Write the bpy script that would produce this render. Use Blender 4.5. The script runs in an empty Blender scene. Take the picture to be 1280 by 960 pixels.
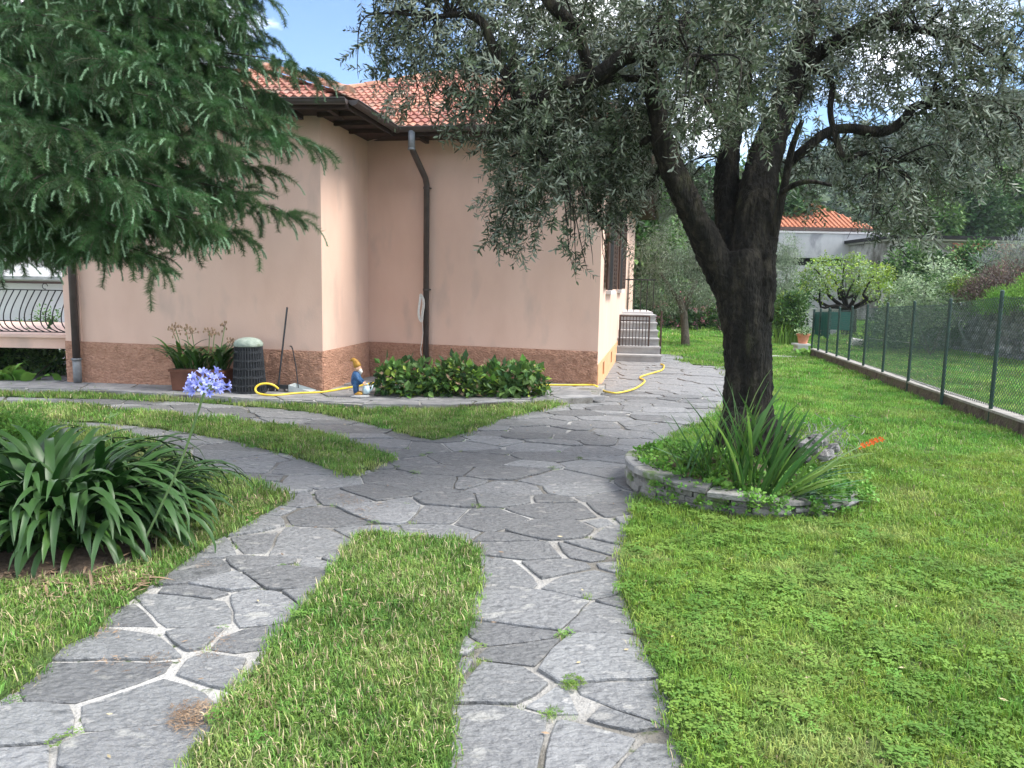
import bpy, math, random, numpy as np
from mathutils import Vector, Matrix, Euler, noise
random.seed(7); rng = np.random.default_rng(7)
C = bpy.context.scene.collection
sc = bpy.context.scene
R_ = math.radians
# ------------------------------------------------------------------ camera
F = 960.; H = 1.6; HY = 355.
roll = R_(1.1); pitch = math.atan((480 - HY) / F)
fw = Vector((0, math.cos(pitch), -math.sin(pitch))); up0 = Vector((0, math.sin(pitch), math.cos(pitch))); r0 = Vector((1, 0, 0))
RV = r0 * math.cos(roll) + up0 * math.sin(roll); UV = -r0 * math.sin(roll) + up0 * math.cos(roll)
cam = bpy.data.cameras.new('camera'); co = bpy.data.objects.new('camera', cam); C.objects.link(co)
m = Matrix.Identity(4)
for i in range(3):
    m[i][0] = RV[i]; m[i][1] = UV[i]; m[i][2] = -fw[i]
m[0][3] = 0; m[1][3] = 0; m[2][3] = H
co.matrix_world = m
cam.sensor_width = 36; cam.lens = 27; cam.clip_end = 3000; cam.clip_start = .05
sc.camera = co
# ------------------------------------------------------------------ world, sun, exposure
SUN_EL, SUN_AZ = R_(54), R_(97)          # azimuth measured clockwise from +Y
w = bpy.data.worlds.new('World'); sc.world = w; w.use_nodes = True
nt = w.node_tree; nt.nodes.clear(); N = nt.nodes.new; L = nt.links.new
out = N('ShaderNodeOutputWorld'); bg = N('ShaderNodeBackground'); sky = N('ShaderNodeTexSky')
sky.sky_type = 'NISHITA'; sky.sun_disc = False; sky.sun_elevation = SUN_EL; sky.sun_rotation = SUN_AZ
sky.air_density = 1.0; sky.dust_density = .05; sky.ozone_density = 5
tc = N('ShaderNodeTexCoord'); mp = N('ShaderNodeMapping'); mp.inputs['Rotation'].default_value = (0, 0, R_(-3.5)); mp.inputs['Scale'].default_value = (1, 1, 2.2); mp.inputs['Location'].default_value = (-3.11, -4.83, 1.99)
nz = N('ShaderNodeTexNoise'); nz.inputs['Scale'].default_value = 2.6; nz.inputs['Detail'].default_value = 8; nz.inputs['Roughness'].default_value = .55
rp = N('ShaderNodeValToRGB'); rp.color_ramp.elements[0].position = .46; rp.color_ramp.elements[1].position = .60
mx = N('ShaderNodeMixRGB'); mx.inputs[2].default_value = (15.5, 15.7, 16.3, 1)
L(tc.outputs['Generated'], mp.inputs[0]); L(mp.outputs[0], nz.inputs[0]); L(nz.outputs[0], rp.inputs[0])
L(rp.outputs[0], mx.inputs[0]); L(sky.outputs[0], mx.inputs[1]); L(mx.outputs[0], bg.inputs[0]); L(bg.outputs[0], out.inputs[0])
bg.inputs[1].default_value = .085
sl = bpy.data.lights.new('sun', 'SUN'); sl.energy = 2.2; sl.angle = R_(26); sl.color = (1, .95, .87)
so = bpy.data.objects.new('sun', sl); C.objects.link(so)
sd = Vector((math.sin(SUN_AZ) * math.cos(SUN_EL), math.cos(SUN_AZ) * math.cos(SUN_EL), math.sin(SUN_EL)))
so.rotation_euler = sd.to_track_quat('Z', 'Y').to_euler(); so.location = (20, 5, 30)
sc.view_settings.view_transform = 'Standard'; sc.view_settings.look = 'None'; sc.view_settings.exposure = 1.58; sc.view_settings.gamma = 1
# ------------------------------------------------------------------ pixel -> world
def ray(px, py):
    return fw + RV * ((px - 640) / F) + UV * ((480 - py) / F)
def P(px, py, z=0.):
    d = ray(px, py); t = (z - H) / d.z; return Vector((d.x * t, d.y * t, z))
def PY(px, py, Y):
    d = ray(px, py); t = Y / d.y; return Vector((d.x * t, Y, H + d.z * t))
def zat(p, py):                                   # height above p that projects to row py
    lo, hi = -2., 12.
    for _ in range(40):
        mid = (lo + hi) / 2; q = Vector((p[0], p[1], mid - H))
        y = 480 - F * q.dot(UV) / q.dot(fw)
        if y > py: lo = mid
        else: hi = mid
    return (lo + hi) / 2
# ------------------------------------------------------------------ helpers
ORG = {}
class MB:
    def __init__(s): s.v = []; s.f = []; s.mi = []
    def add(s, vs, fs, mi=0):
        b = len(s.v); s.v += [tuple(v) for v in vs]; s.f += [tuple(b + i for i in f) for f in fs]; s.mi += [mi] * len(fs); return s
    def box(s, c, d, rz=0, mi=0, taper=1):
        cx, cy, cz = c; hx, hy, hz = d[0] / 2, d[1] / 2, d[2] / 2; ca, sa = math.cos(rz), math.sin(rz); vs = []
        for z, t in ((-hz, 1), (hz, taper)):
            for x, y in ((-hx, -hy), (hx, -hy), (hx, hy), (-hx, hy)):
                x *= t; y *= t; vs.append((cx + x * ca - y * sa, cy + x * sa + y * ca, cz + z))
        return s.add(vs, [(0, 3, 2, 1), (4, 5, 6, 7), (0, 1, 5, 4), (1, 2, 6, 5), (2, 3, 7, 6), (3, 0, 4, 7)], mi)
    def prism(s, poly, z0, z1, mi=0, cap=True):   # poly ccw xy; z may be callables/lists
        n = len(poly); vs = [(p[0], p[1], z0) for p in poly] + [(p[0], p[1], z1) for p in poly]
        fs = [(i, (i + 1) % n, n + (i + 1) % n, n + i) for i in range(n)]
        if cap: fs += [tuple(range(n, 2 * n)), tuple(range(n - 1, -1, -1))]
        return s.add(vs, fs, mi)
    def quad(s, a, b, c, d, mi=0): return s.add([a, b, c, d], [(0, 1, 2, 3)], mi)
    def slab(s, a, b, c, d, t, mi=0):             # thick quad, offset along -normal
        a, b, c, d = map(Vector, (a, b, c, d)); n = (b - a).cross(d - a).normalized() * t
        vs = [a, b, c, d, a - n, b - n, c - n, d - n]
        return s.add(vs, [(0, 1, 2, 3), (7, 6, 5, 4), (0, 4, 5, 1), (1, 5, 6, 2), (2, 6, 7, 3), (3, 7, 4, 0)], mi)
    def tube(s, pts, rad, n=8, mi=0, cap=True, rough=0, sq=0):
        pts = [Vector(p) for p in pts]; k = len(pts)
        if not hasattr(rad, '__len__'): rad = [rad] * k
        b = len(s.v); prev = None
        for i, p in enumerate(pts):
            t = (pts[min(i + 1, k - 1)] - pts[max(i - 1, 0)])
            t = t.normalized() if t.length > 1e-9 else Vector((0, 0, 1))
            if prev is None:
                a = Vector((1, 0, 0)) if abs(t.x) < .8 else Vector((0, 1, 0)); u = (a - t * a.dot(t)).normalized()
            else: u = (prev - t * prev.dot(t)).normalized()
            prev = u; vv = t.cross(u)
            for j in range(n):
                an = 2 * math.pi * (j + (.5 if sq else 0)) / n; r = rad[i]
                if rough: r *= 1 + rough * (noise.noise(Vector((math.cos(an) * 1.6 + p.x * 3, math.sin(an) * 1.6 + p.y * 3, p.z * 1.1))))
                s.v.append(tuple(p + (u * math.cos(an) + vv * math.sin(an)) * r))
        for i in range(k - 1):
            for j in range(n):
                s.f.append((b + i * n + j, b + i * n + (j + 1) % n, b + (i + 1) * n + (j + 1) % n, b + (i + 1) * n + j)); s.mi.append(mi)
        if cap:
            s.f.append(tuple(b + j for j in range(n - 1, -1, -1))); s.mi.append(mi)
            s.f.append(tuple(b + (k - 1) * n + j for j in range(n))); s.mi.append(mi)
        return s
    def lathe(s, c, prof, n=24, mi=0, sx=1, sy=1):
        c = Vector(c); b = len(s.v); k = len(prof)
        for r, z in prof:
            for j in range(n):
                a = 2 * math.pi * j / n; s.v.append((c.x + r * sx * math.cos(a), c.y + r * sy * math.sin(a), c.z + z))
        for i in range(k - 1):
            for j in range(n):
                s.f.append((b + i * n + j, b + i * n + (j + 1) % n, b + (i + 1) * n + (j + 1) % n, b + (i + 1) * n + j)); s.mi.append(mi)
        s.f.append(tuple(b + j for j in range(n - 1, -1, -1))); s.mi.append(mi)
        s.f.append(tuple(b + (k - 1) * n + j for j in range(n))); s.mi.append(mi); return s
    def ball(s, c, r, n=10, mi=0):
        rx, ry, rz = r if hasattr(r, '__len__') else (r, r, r); pr = []
        h = n // 2
        for i in range(h + 1):
            a = -math.pi / 2 + math.pi * i / h; pr.append((max(math.cos(a), 1e-3), math.sin(a) * rz))
        return s.lathe(c, pr, n, mi, rx, ry)
    def build(s, name, mats, parent=None, smooth=False, org=None, mesh_only=False):
        o3 = ORG[parent.name] if parent is not None else (Vector(org) if org is not None else Vector((0, 0, 0)))
        me = bpy.data.meshes.new(name)
        me.from_pydata([(v[0] - o3[0], v[1] - o3[1], v[2] - o3[2]) for v in s.v], [], s.f)
        if not isinstance(mats, (list, tuple)): mats = [mats]
        for mm in mats: me.materials.append(mm)
        if len(mats) > 1: me.polygons.foreach_set('material_index', s.mi)
        if smooth: me.polygons.foreach_set('use_smooth', [True] * len(me.polygons))
        me.update()
        if mesh_only: return me
        return link(name, me, parent, o3)
def link(name, me, parent=None, o3=Vector((0, 0, 0))):
    o = bpy.data.objects.new(name, me); C.objects.link(o)
    if parent is not None: o.parent = parent; ORG[o.name] = ORG[parent.name]
    else: o.location = o3; ORG[o.name] = Vector(o3)
    return o
def tag(o, label=None, cat=None, group=None, kind=None):
    if label: o['label'] = label
    if cat: o['category'] = cat
    if group: o['group'] = group
    if kind: o['kind'] = kind
    return o
def thing(name, loc, label, cat, group=None, rz=0):
    o = bpy.data.objects.new(name, None); C.objects.link(o); o.location = loc; o.rotation_euler = (0, 0, rz); o.empty_display_size = .1
    ORG[o.name] = Vector(loc); return tag(o, label, cat, group)
def place(name, me, parent, loc, rot=(0, 0, 0), scale=1):   # child sharing mesh, world loc
    o = bpy.data.objects.new(name, me); C.objects.link(o); o.parent = parent
    o.location = Vector(loc) - ORG[parent.name]; o.rotation_euler = rot
    o.scale = (scale,) * 3 if not hasattr(scale, '__len__') else scale
    return o
def scatter(name, sources, pts, rots, scl, idx, parent=None, org=(0, 0, 0)):
    """one object: instances of the source meshes (unlinked data) on given points"""
    o3 = ORG[parent.name] if parent is not None else Vector(org)
    pts = np.asarray(pts, dtype=np.float32).reshape(-1, 3) - np.array(o3[:], dtype=np.float32); n = len(pts)
    me = bpy.data.meshes.new(name); me.vertices.add(n); me.vertices.foreach_set('co', pts.ravel())
    a = me.attributes.new('rot', 'FLOAT_VECTOR', 'POINT'); a.data.foreach_set('vector', np.asarray(rots, dtype=np.float32).ravel())
    a = me.attributes.new('scl', 'FLOAT', 'POINT'); a.data.foreach_set('value', np.asarray(scl, dtype=np.float32).ravel())
    a = me.attributes.new('idx', 'INT', 'POINT'); a.data.foreach_set('value', np.asarray(idx, dtype=np.int32).ravel())
    o = link(name, me, parent, o3)
    g = bpy.data.node_groups.new(name, 'GeometryNodeTree')
    g.interface.new_socket('Geometry', in_out='INPUT', socket_type='NodeSocketGeometry'); g.interface.new_socket('Geometry', in_out='OUTPUT', socket_type='NodeSocketGeometry')
    gn = g.nodes.new; gl = g.links.new; gi = gn('NodeGroupInput'); go = gn('NodeGroupOutput'); J = gn('GeometryNodeJoinGeometry'); gl(J.outputs[0], go.inputs[0])
    def attr(nm, dt):
        x = gn('GeometryNodeInputNamedAttribute'); x.data_type = dt; x.inputs['Name'].default_value = nm; return x.outputs['Attribute']
    ar = attr('rot', 'FLOAT_VECTOR'); asc = attr('scl', 'FLOAT'); ai = attr('idx', 'INT')
    for k, src in enumerate(sources):
        oi = gn('GeometryNodeObjectInfo'); oi.inputs['Object'].default_value = src
        cp = gn('FunctionNodeCompare'); cp.data_type = 'INT'; cp.operation = 'EQUAL'; gl(ai, cp.inputs[2]); cp.inputs[3].default_value = k
        ip = gn('GeometryNodeInstanceOnPoints'); gl(gi.outputs[0], ip.inputs['Points']); gl(cp.outputs[0], ip.inputs['Selection'])
        gl(oi.outputs['Geometry'], ip.inputs['Instance']); gl(ar, ip.inputs['Rotation']); gl(asc, ip.inputs['Scale']); gl(ip.outputs[0], J.inputs[0])
    md = o.modifiers.new('scatter', 'NODES'); md.node_group = g
    return o
def source(name, mb, mats, smooth=False):
    me = mb.build(name, mats, mesh_only=True, smooth=smooth); return bpy.data.objects.new(name, me)
# ------------------------------------------------------------------ materials
def mat(name, cols, scale=3, rough=.85, bump=0, bscale=40, inst=0, spec=.25, detail=6, stretch=(1, 1, 1), back=None, trans=0, hue=0, lo=.35, hi=.65, obj=True, second=None, metal=0, bdist=.02):
    mt = bpy.data.materials.new(name); mt.use_nodes = True; t = mt.node_tree; n = t.nodes.new; l = t.links.new
    b = t.nodes['Principled BSDF']; b.inputs['Roughness'].default_value = rough; b.inputs['Specular IOR Level'].default_value = spec; b.inputs['Metallic'].default_value = metal
    tcx = n('ShaderNodeTexCoord'); mpp = n('ShaderNodeMapping'); mpp.inputs['Scale'].default_value = stretch
    geo = n('ShaderNodeNewGeometry')
    l(geo.outputs['Position'] if obj else tcx.outputs['Object'], mpp.inputs[0])
    nn = n('ShaderNodeTexNoise'); nn.inputs['Scale'].default_value = scale; nn.inputs['Detail'].default_value = detail; nn.inputs['Roughness'].default_value = .6; l(mpp.outputs[0], nn.inputs[0])
    cr = n('ShaderNodeValToRGB'); e = cr.color_ramp.elements; k = len(cols)
    e[0].position = lo; e[1].position = hi; e[0].color = (*cols[0], 1); e[1].color = (*cols[-1], 1)
    for i in range(1, k - 1):
        x = e.new(lo + (hi - lo) * i / (k - 1)); x.color = (*cols[i], 1)
    l(nn.outputs[0], cr.inputs[0]); col = cr.outputs[0]
    if second:                                       # (colour, scale, threshold, width)
        c2, s2, th, wd = second
        n2 = n('ShaderNodeTexNoise'); n2.inputs['Scale'].default_value = s2; n2.inputs['Detail'].default_value = 5; l(mpp.outputs[0], n2.inputs[0])
        r2 = n('ShaderNodeValToRGB'); r2.color_ramp.elements[0].position = th; r2.color_ramp.elements[1].position = th + wd; l(n2.outputs[0], r2.inputs[0])
        m2 = n('ShaderNodeMixRGB'); m2.inputs[2].default_value = (*c2, 1); l(r2.outputs[0], m2.inputs[0]); l(col, m2.inputs[1]); col = m2.outputs[0]
    if inst or hue:
        oi = n('ShaderNodeObjectInfo'); hs = n('ShaderNodeHueSaturation'); mr = n('ShaderNodeMapRange')
        mr.inputs['To Min'].default_value = 1 - inst; mr.inputs['To Max'].default_value = 1 + inst; l(oi.outputs['Random'], mr.inputs['Value']); l(mr.outputs[0], hs.inputs['Value'])
        mm = n('ShaderNodeMath'); mm.operation = 'MULTIPLY'; mm.inputs[1].default_value = 7.31; l(oi.outputs['Random'], mm.inputs[0])
        fr = n('ShaderNodeMath'); fr.operation = 'FRACT'; l(mm.outputs[0], fr.inputs[0])
        m3 = n('ShaderNodeMapRange'); m3.inputs['To Min'].default_value = .5 - hue; m3.inputs['To Max'].default_value = .5 + hue; l(fr.outputs[0], m3.inputs['Value']); l(m3.outputs[0], hs.inputs['Hue'])
        l(col, hs.inputs['Color']); col = hs.outputs[0]
    if back:
        m4 = n('ShaderNodeMixRGB'); m4.inputs[2].default_value = (*back, 1); l(geo.outputs['Backfacing'], m4.inputs[0]); l(col, m4.inputs[1]); col = m4.outputs[0]
    l(col, b.inputs['Base Color'])
    if bump:
        nb = n('ShaderNodeTexNoise'); nb.inputs['Scale'].default_value = bscale; nb.inputs['Detail'].default_value = 5; l(mpp.outputs[0], nb.inputs[0])
        bp = n('ShaderNodeBump'); bp.inputs['Strength'].default_value = bump; bp.inputs['Distance'].default_value = bdist; l(nb.outputs[0], bp.inputs['Height']); l(bp.outputs[0], b.inputs['Normal'])
    if trans:
        tr = n('ShaderNodeBsdfTranslucent'); l(col, tr.inputs[0]); ms = n('ShaderNodeMixShader'); ms.inputs[0].default_value = trans
        l(b.outputs[0], ms.inputs[1]); l(tr.outputs[0], ms.inputs[2]); l(ms.outputs[0], t.nodes['Material Output'].inputs[0])
    return mt
M = {}
M['stone'] = mat('flagstone', [(.10, .103, .105), (.20, .203, .203), (.145, .148, .15), (.28, .28, .272)], scale=7, rough=.55, spec=.5, bump=1, bscale=30, inst=.3, hue=.03, stretch=(1, 1.7, 1), lo=.32, hi=.68, second=((.27, .265, .25), 7, .6, .1), detail=13, bdist=.03)
M['stone_small'] = mat('ring_stone', [(.13, .125, .115), (.24, .235, .22)], scale=9, bump=.8, bscale=30, inst=.3, second=((.09, .13, .05), 6, .55, .12))
M['slab'] = mat('skirting_slab', [(.17, .172, .175), (.28, .275, .27)], scale=6, bump=.4, bscale=35, inst=.15)
M['mortar'] = mat('mortar', [(.10, .09, .075), (.17, .16, .14), (.32, .31, .29), (.42, .41, .385)], scale=.9, bump=.9, bscale=60, detail=8, lo=.36, hi=.58, second=((.07, .10, .035), 9, .62, .06))
M['soil'] = mat('soil', [(.07, .05, .035), (.16, .12, .085)], scale=18, bump=1, bscale=60)
M['turf'] = mat('turf', [(.03, .065, .012), (.07, .12, .03), (.13, .12, .05)], scale=7, bump=1, bscale=90, lo=.3, hi=.75)
M['ground'] = mat('ground', [(.05, .09, .02), (.10, .15, .04)], scale=.5, bump=.5, bscale=9)
def grass_mat(name, a, b, c):
    return mat(name, [a, b, c], scale=1.3, rough=.65, inst=.45, hue=.025, trans=.3, lo=.35, hi=.68, spec=.3, detail=8)
M['grass'] = grass_mat('grass', (.11, .225, .042), (.18, .30, .062), (.31, .37, .14))
M['grass_y'] = grass_mat('grass_yellowish', (.14, .26, .036), (.22, .345, .055), (.34, .40, .13))
M['grass_far'] = grass_mat('grass_far', (.12, .29, .04), (.18, .36, .058), (.30, .43, .10))
M['straw'] = mat('straw', [(.34, .27, .15), (.48, .41, .26)], scale=5, inst=.3)
M['clover'] = mat('clover', [(.09, .19, .03), (.17, .29, .055)], scale=2, inst=.3, trans=.25, hue=.015)
M['wall'] = mat('stucco', [(.60, .405, .32), (.665, .462, .37), (.70, .50, .405)], scale=1.1, bump=.3, bscale=70, bdist=.006, detail=12, lo=.3, hi=.7, stretch=(1, 1, .45), second=((.50, .37, .31), 2.6, .56, .22))
M['plinth'] = mat('rough_render', [(.34, .18, .12), (.50, .29, .20)], scale=24, bump=1, bscale=30, bdist=.035, lo=.3, hi=.7, stretch=(1, 1, 1.5))
M['plinth_side'] = mat('smooth_render', [(.60, .33, .17), (.66, .38, .21)], scale=5, bump=.4, bscale=60)
M['tile'] = mat('roof_tile', [(.26, .105, .072), (.36, .165, .12), (.30, .165, .125)], scale=6, rough=.8, bump=.4, bscale=50, inst=.3, hue=.012, second=((.20, .17, .13), 2.2, .56, .12))
M['ridge'] = mat('ridge_tile', [(.34, .17, .11), (.48, .24, .16)], scale=7, inst=.25, second=((.22, .19, .15), 4, .5, .15), bump=.5)
M['farroof'] = mat('far_roof_tile', [(.36, .13, .07), (.45, .19, .11)], scale=4, inst=.15)
M['wood'] = mat('eave_wood', [(.035, .022, .018), (.06, .038, .03)], scale=9, stretch=(1, 1, 8), inst=.2)
M['gutter'] = mat('gutter_metal', [(.045, .035, .032), (.07, .055, .05)], scale=8, rough=.45, spec=.5)
M['pipe_grey'] = mat('zinc_pipe', [(.16, .17, .18), (.24, .25, .26)], scale=12, rough=.5)
M['white'] = mat('white_cable', [(.62, .60, .56), (.74, .72, .68)], scale=20, rough=.6)
M['yellow'] = mat('yellow_hose', [(.68, .47, .03), (.78, .58, .06)], scale=9, rough=.4, spec=.5)
M['bark'] = mat('olive_bark', [(.005, .0045, .0035), (.014, .012, .009), (.055, .047, .033)], scale=9, bump=1, bscale=28, bdist=.05, stretch=(1.6, 1.6, .45), detail=10, lo=.3, hi=.72, second=((.04, .042, .02), 5, .62, .1))
M['bark2'] = mat('grey_bark', [(.07, .06, .045), (.15, .13, .10)], scale=12, bump=1, bscale=30, stretch=(1.5, 1.5, .5))
M['barkc'] = mat('cedar_bark', [(.025, .018, .014), (.06, .045, .035)], scale=12, bump=1, bscale=30)
M['olive'] = mat('olive_leaf', [(.028, .045, .021), (.068, .094, .050)], scale=1.6, rough=.5, inst=.4, spec=.4, back=(.20, .235, .17), hue=.012, trans=.12)
M['olive_l'] = mat('olive_leaf_pale', [(.10, .14, .075), (.17, .21, .13)], scale=1.6, rough=.5, inst=.3, spec=.4, back=(.27, .31, .24), trans=.15)
M['twig'] = mat('twig_bark', [(.10, .09, .06), (.16, .14, .10)], scale=12)
M['needle'] = mat('cedar_needle', [(.024, .070, .018), (.070, .155, .048)], scale=1.3, rough=.55, inst=.45, hue=.02, spec=.35, trans=.1)
M['needle_tip'] = mat('cedar_needle_tip', [(.18, .32, .18), (.27, .42, .26)], scale=3, rough=.6, inst=.3)
M['agap'] = mat('strap_leaf', [(.010, .038, .006), (.028, .088, .014)], scale=3, rough=.42, inst=.4, hue=.012, spec=.4, back=(.035, .085, .022), trans=.08)
M['agap_l'] = mat('strap_leaf_light', [(.035, .095, .014), (.06, .13, .022)], scale=3, rough=.35, inst=.25, spec=.5, trans=.15)
M['sword'] = mat('sword_leaf', [(.04, .12, .025), (.085, .20, .045)], scale=4, rough=.4, inst=.3, hue=.012, spec=.5, trans=.2, stretch=(1, 1, .4))
M['sword_l'] = mat('sword_leaf_light', [(.14, .27, .05), (.22, .34, .08)], scale=4, rough=.45, inst=.3, trans=.25)
M['dead'] = mat('dead_leaf', [(.16, .10, .06), (.32, .23, .15)], scale=9, inst=.35)
M['violet'] = mat('violet_petal', [(.22, .24, .62), (.42, .46, .82)], scale=12, rough=.6, inst=.2, trans=.25)
M['stem'] = mat('green_stem', [(.10, .17, .06), (.14, .22, .08)], scale=12)
M['seed'] = mat('seed_head', [(.22, .14, .09), (.34, .24, .15)], scale=20, inst=.2)
M['orange'] = mat('orange_petal', [(.85, .13, .03), (.95, .20, .05)], scale=12, inst=.1, trans=.3)
M['pink'] = mat('pink_petal', [(.62, .22, .30), (.75, .36, .42)], scale=12, inst=.2)
M['terra'] = mat('brown_trough', [(.11, .045, .028), (.17, .07, .045)], scale=6, rough=.6, bump=.2)
M['terra_pot'] = mat('terracotta', [(.50, .20, .12), (.60, .27, .17)], scale=9)
M['plastic'] = mat('black_plastic', [(.012, .014, .017), (.028, .031, .036)], scale=20, rough=.5, spec=.4)
M['lid'] = mat('faded_lid', [(.20, .25, .21), (.32, .37, .32)], scale=14, bump=.3, second=((.14, .17, .12), 7, .6, .1))
M['iron'] = mat('wrought_iron', [(.012, .012, .013), (.03, .028, .028)], scale=20, rough=.5)
M['rust_iron'] = mat('brown_iron', [(.05, .032, .026), (.08, .05, .04)], scale=20, rough=.55)
M['concrete'] = mat('concrete', [(.30, .30, .295), (.42, .42, .41)], scale=3, bump=.4, bscale=40, detail=9)
M['concrete_l'] = mat('pale_plaster', [(.50, .48, .47), (.60, .58, .57)], scale=.7, bump=.2, bscale=20, detail=9)
M['parapet'] = mat('weathered_parapet', [(.38, .38, .38), (.50, .495, .49)], scale=.8, detail=10, stretch=(1, 1, .6), second=((.26, .26, .27), 1.2, .55, .12))
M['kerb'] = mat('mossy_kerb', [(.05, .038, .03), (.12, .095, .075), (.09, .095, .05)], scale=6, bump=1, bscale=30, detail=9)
M['kerb_top_lit'] = mat('kerb_top_lit', [(.22, .21, .19), (.36, .34, .31)], scale=8, bump=.8, bscale=40)  # lighter than the sides: light on the kerb's top put into the colour
M['fence'] = mat('green_steel', [(.004, .030, .024), (.007, .045, .035)], scale=9, rough=.4, spec=.5)
M['wire'] = mat('green_wire', [(.007, .03, .023), (.014, .045, .035)], scale=9, rough=.5)
M['screen'] = mat('green_screen', [(.010, .11, .095), (.02, .15, .125)], scale=2, rough=.8)
M['rock'] = mat('grey_rock', [(.13, .125, .12), (.30, .29, .28)], scale=5, bump=1, bscale=14, inst=.35, bdist=.05, detail=9)
M['rubble'] = mat('rubble_rock', [(.20, .20, .22), (.40, .40, .43)], scale=5, bump=1, bscale=14, inst=.45, bdist=.05, detail=9)
M['brick'] = mat('brick', [(.28, .10, .07), (.38, .17, .12)], scale=9, inst=.3, bump=.5)
M['black'] = mat('dark_opening', [(.012, .012, .013), (.02, .02, .02)], scale=5)
M['glass'] = mat('window_glass', [(.03, .035, .04), (.05, .055, .06)], scale=3, rough=.12, spec=.6)
M['shutter'] = mat('brown_shutter', [(.045, .03, .025), (.07, .045, .035)], scale=9)
def leafm(name, a, b, **k):
    kw = dict(scale=1.2, rough=.6, inst=.38, hue=.015, trans=.2, spec=.3); kw.update(k); return mat(name, [a, b], **kw)
M['lf_dark'] = leafm('leaf_dark', (.028, .075, .024), (.06, .125, .04))
M['lf_mid'] = leafm('leaf_mid', (.065, .15, .035), (.12, .22, .055))
M['lf_bright'] = leafm('leaf_bright', (.10, .24, .035), (.18, .34, .06))
M['lf_yellow'] = leafm('leaf_yellow_green', (.17, .29, .035), (.32, .42, .07))
M['lf_pale'] = leafm('leaf_pale_variegated', (.22, .33, .16), (.44, .54, .34))
M['lf_grey'] = leafm('leaf_grey_green', (.17, .23, .15), (.30, .36, .25))
M['lf_purple'] = leafm('leaf_purple_brown', (.075, .055, .045), (.14, .10, .085))
M['lf_lav'] = leafm('leaf_lavender', (.12, .16, .14), (.24, .25, .27))
M['lf_forest'] = leafm('leaf_forest', (.025, .06, .024), (.06, .11, .04), scale=.05, inst=.35)
M['lf_geran'] = leafm('leaf_ground_cover', (.09, .22, .03), (.17, .34, .06), scale=4)
M['skin'] = mat('painted_skin', [(.62, .36, .24), (.70, .44, .30)], scale=9)
M['blue'] = mat('painted_blue', [(.02, .06, .15), (.06, .15, .30)], scale=14, rough=.5)
M['ochre'] = mat('painted_ochre', [(.30, .15, .02), (.48, .27, .05)], scale=14, rough=.5)
M['lblue'] = mat('painted_pale_blue', [(.42, .56, .62), (.55, .68, .72)], scale=14, rough=.5)
M['pgrey'] = mat('grey_plastic', [(.38, .42, .42), (.48, .52, .52)], scale=14, rough=.5)
# ================================================================== LAYOUT of the ground (traced on the ground plane)
def poly(pts, z=0.): return [P(x, y, z).to_2d() for x, y in pts]
LAWNS = {
 'right': [(890, 1250), (866, 1010), (850, 950), (838, 905), (836, 880), (828, 858), (812, 832), (799, 800), (788, 775), (776, 742), (777, 700), (786, 668), (794, 640), (800, 600), (830, 556), (880, 530), (925, 505), (918, 465), (905, 459), (866, 457), (850, 444), (815, 443), (790, 437), (790, 396), (1600, 396), (2600, 640), (2600, 1250)],
 'centre': [(120, 1250), (205, 1020), (240, 962), (262, 925), (277, 893), (320, 843), (342, 812), (354, 790), (388, 753), (412, 720), (432, 690), (447, 677), (467, 671), (520, 677), (575, 680), (598, 691), (600, 706), (596, 740), (588, 780), (575, 820), (568, 860), (565, 900), (560, 965), (552, 1040), (530, 1250)],
 'left': [(-900, 1250), (-300, 1040), (0, 878), (45, 848), (80, 812), (125, 795), (132, 775), (165, 750), (195, 733), (235, 703), (270, 679), (300, 664), (330, 646), (357, 630), (345, 621), (330, 611), (290, 600), (240, 590), (215, 572), (180, 552), (120, 537), (50, 531), (0, 531), (-300, 531), (-1500, 620)],
 'strip': [(-700, 512), (-100, 506), (0, 507), (100, 510), (200, 520), (300, 528), (350, 536), (400, 546), (450, 560), (489, 571), (488, 577), (470, 586), (438, 596), (420, 590), (369, 572), (300, 554), (195, 536), (128, 530), (0, 526), (-100, 522), (-700, 526)],
 'upper': [(-700, 488), (0, 485), (100, 487), (215, 493), (320, 499), (400, 502), (455, 506), (560, 508), (700, 506), (727, 502), (700, 508), (660, 517), (624, 525), (590, 541), (541, 552), (500, 541), (440, 526), (400, 518), (320, 510), (215, 503), (100, 500), (0, 497), (-700, 497)],
}
LW = {k: poly(v) for k, v in LAWNS.items()}
def inpoly(X, Y, pg):
    X = np.asarray(X); Y = np.asarray(Y); r = np.zeros(X.shape, bool); n = len(pg); j = n - 1
    for i in range(n):
        xi, yi = pg[i]; xj, yj = pg[j]
        if yi != yj: r ^= ((yi > Y) != (yj > Y)) & (X < (xj - xi) * (Y - yi) / (yj - yi) + xi)
        j = i
    return r
def seg_dist(X, Y, pg):
    d = np.full(np.shape(X), 1e9); n = len(pg)
    for i in range(n):
        ax, ay = pg[i]; bx, by = pg[(i + 1) % n]; vx, vy = bx - ax, by - ay; q = vx * vx + vy * vy + 1e-12
        t = np.clip(((X - ax) * vx + (Y - ay) * vy) / q, 0, 1); d = np.minimum(d, np.hypot(X - ax - t * vx, Y - ay - t * vy))
    return d
def rough_poly(pg, amp=.02, step=.12, far=12):
    o = []
    n = len(pg)
    for i in range(n):
        a, b = Vector(pg[i]), Vector(pg[(i + 1) % n]); l = (b - a).length; k = max(1, min(60, int(l / step))) if (a.length < far or b.length < far) else 1
        for j in range(k):
            p = a.lerp(b, j / k); q = Vector((p.x * 9, p.y * 9, 0))
            o.append((p.x + amp * noise.noise(q), p.y + amp * noise.noise(q + Vector((5, 5, 5)))))
    return o
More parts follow.
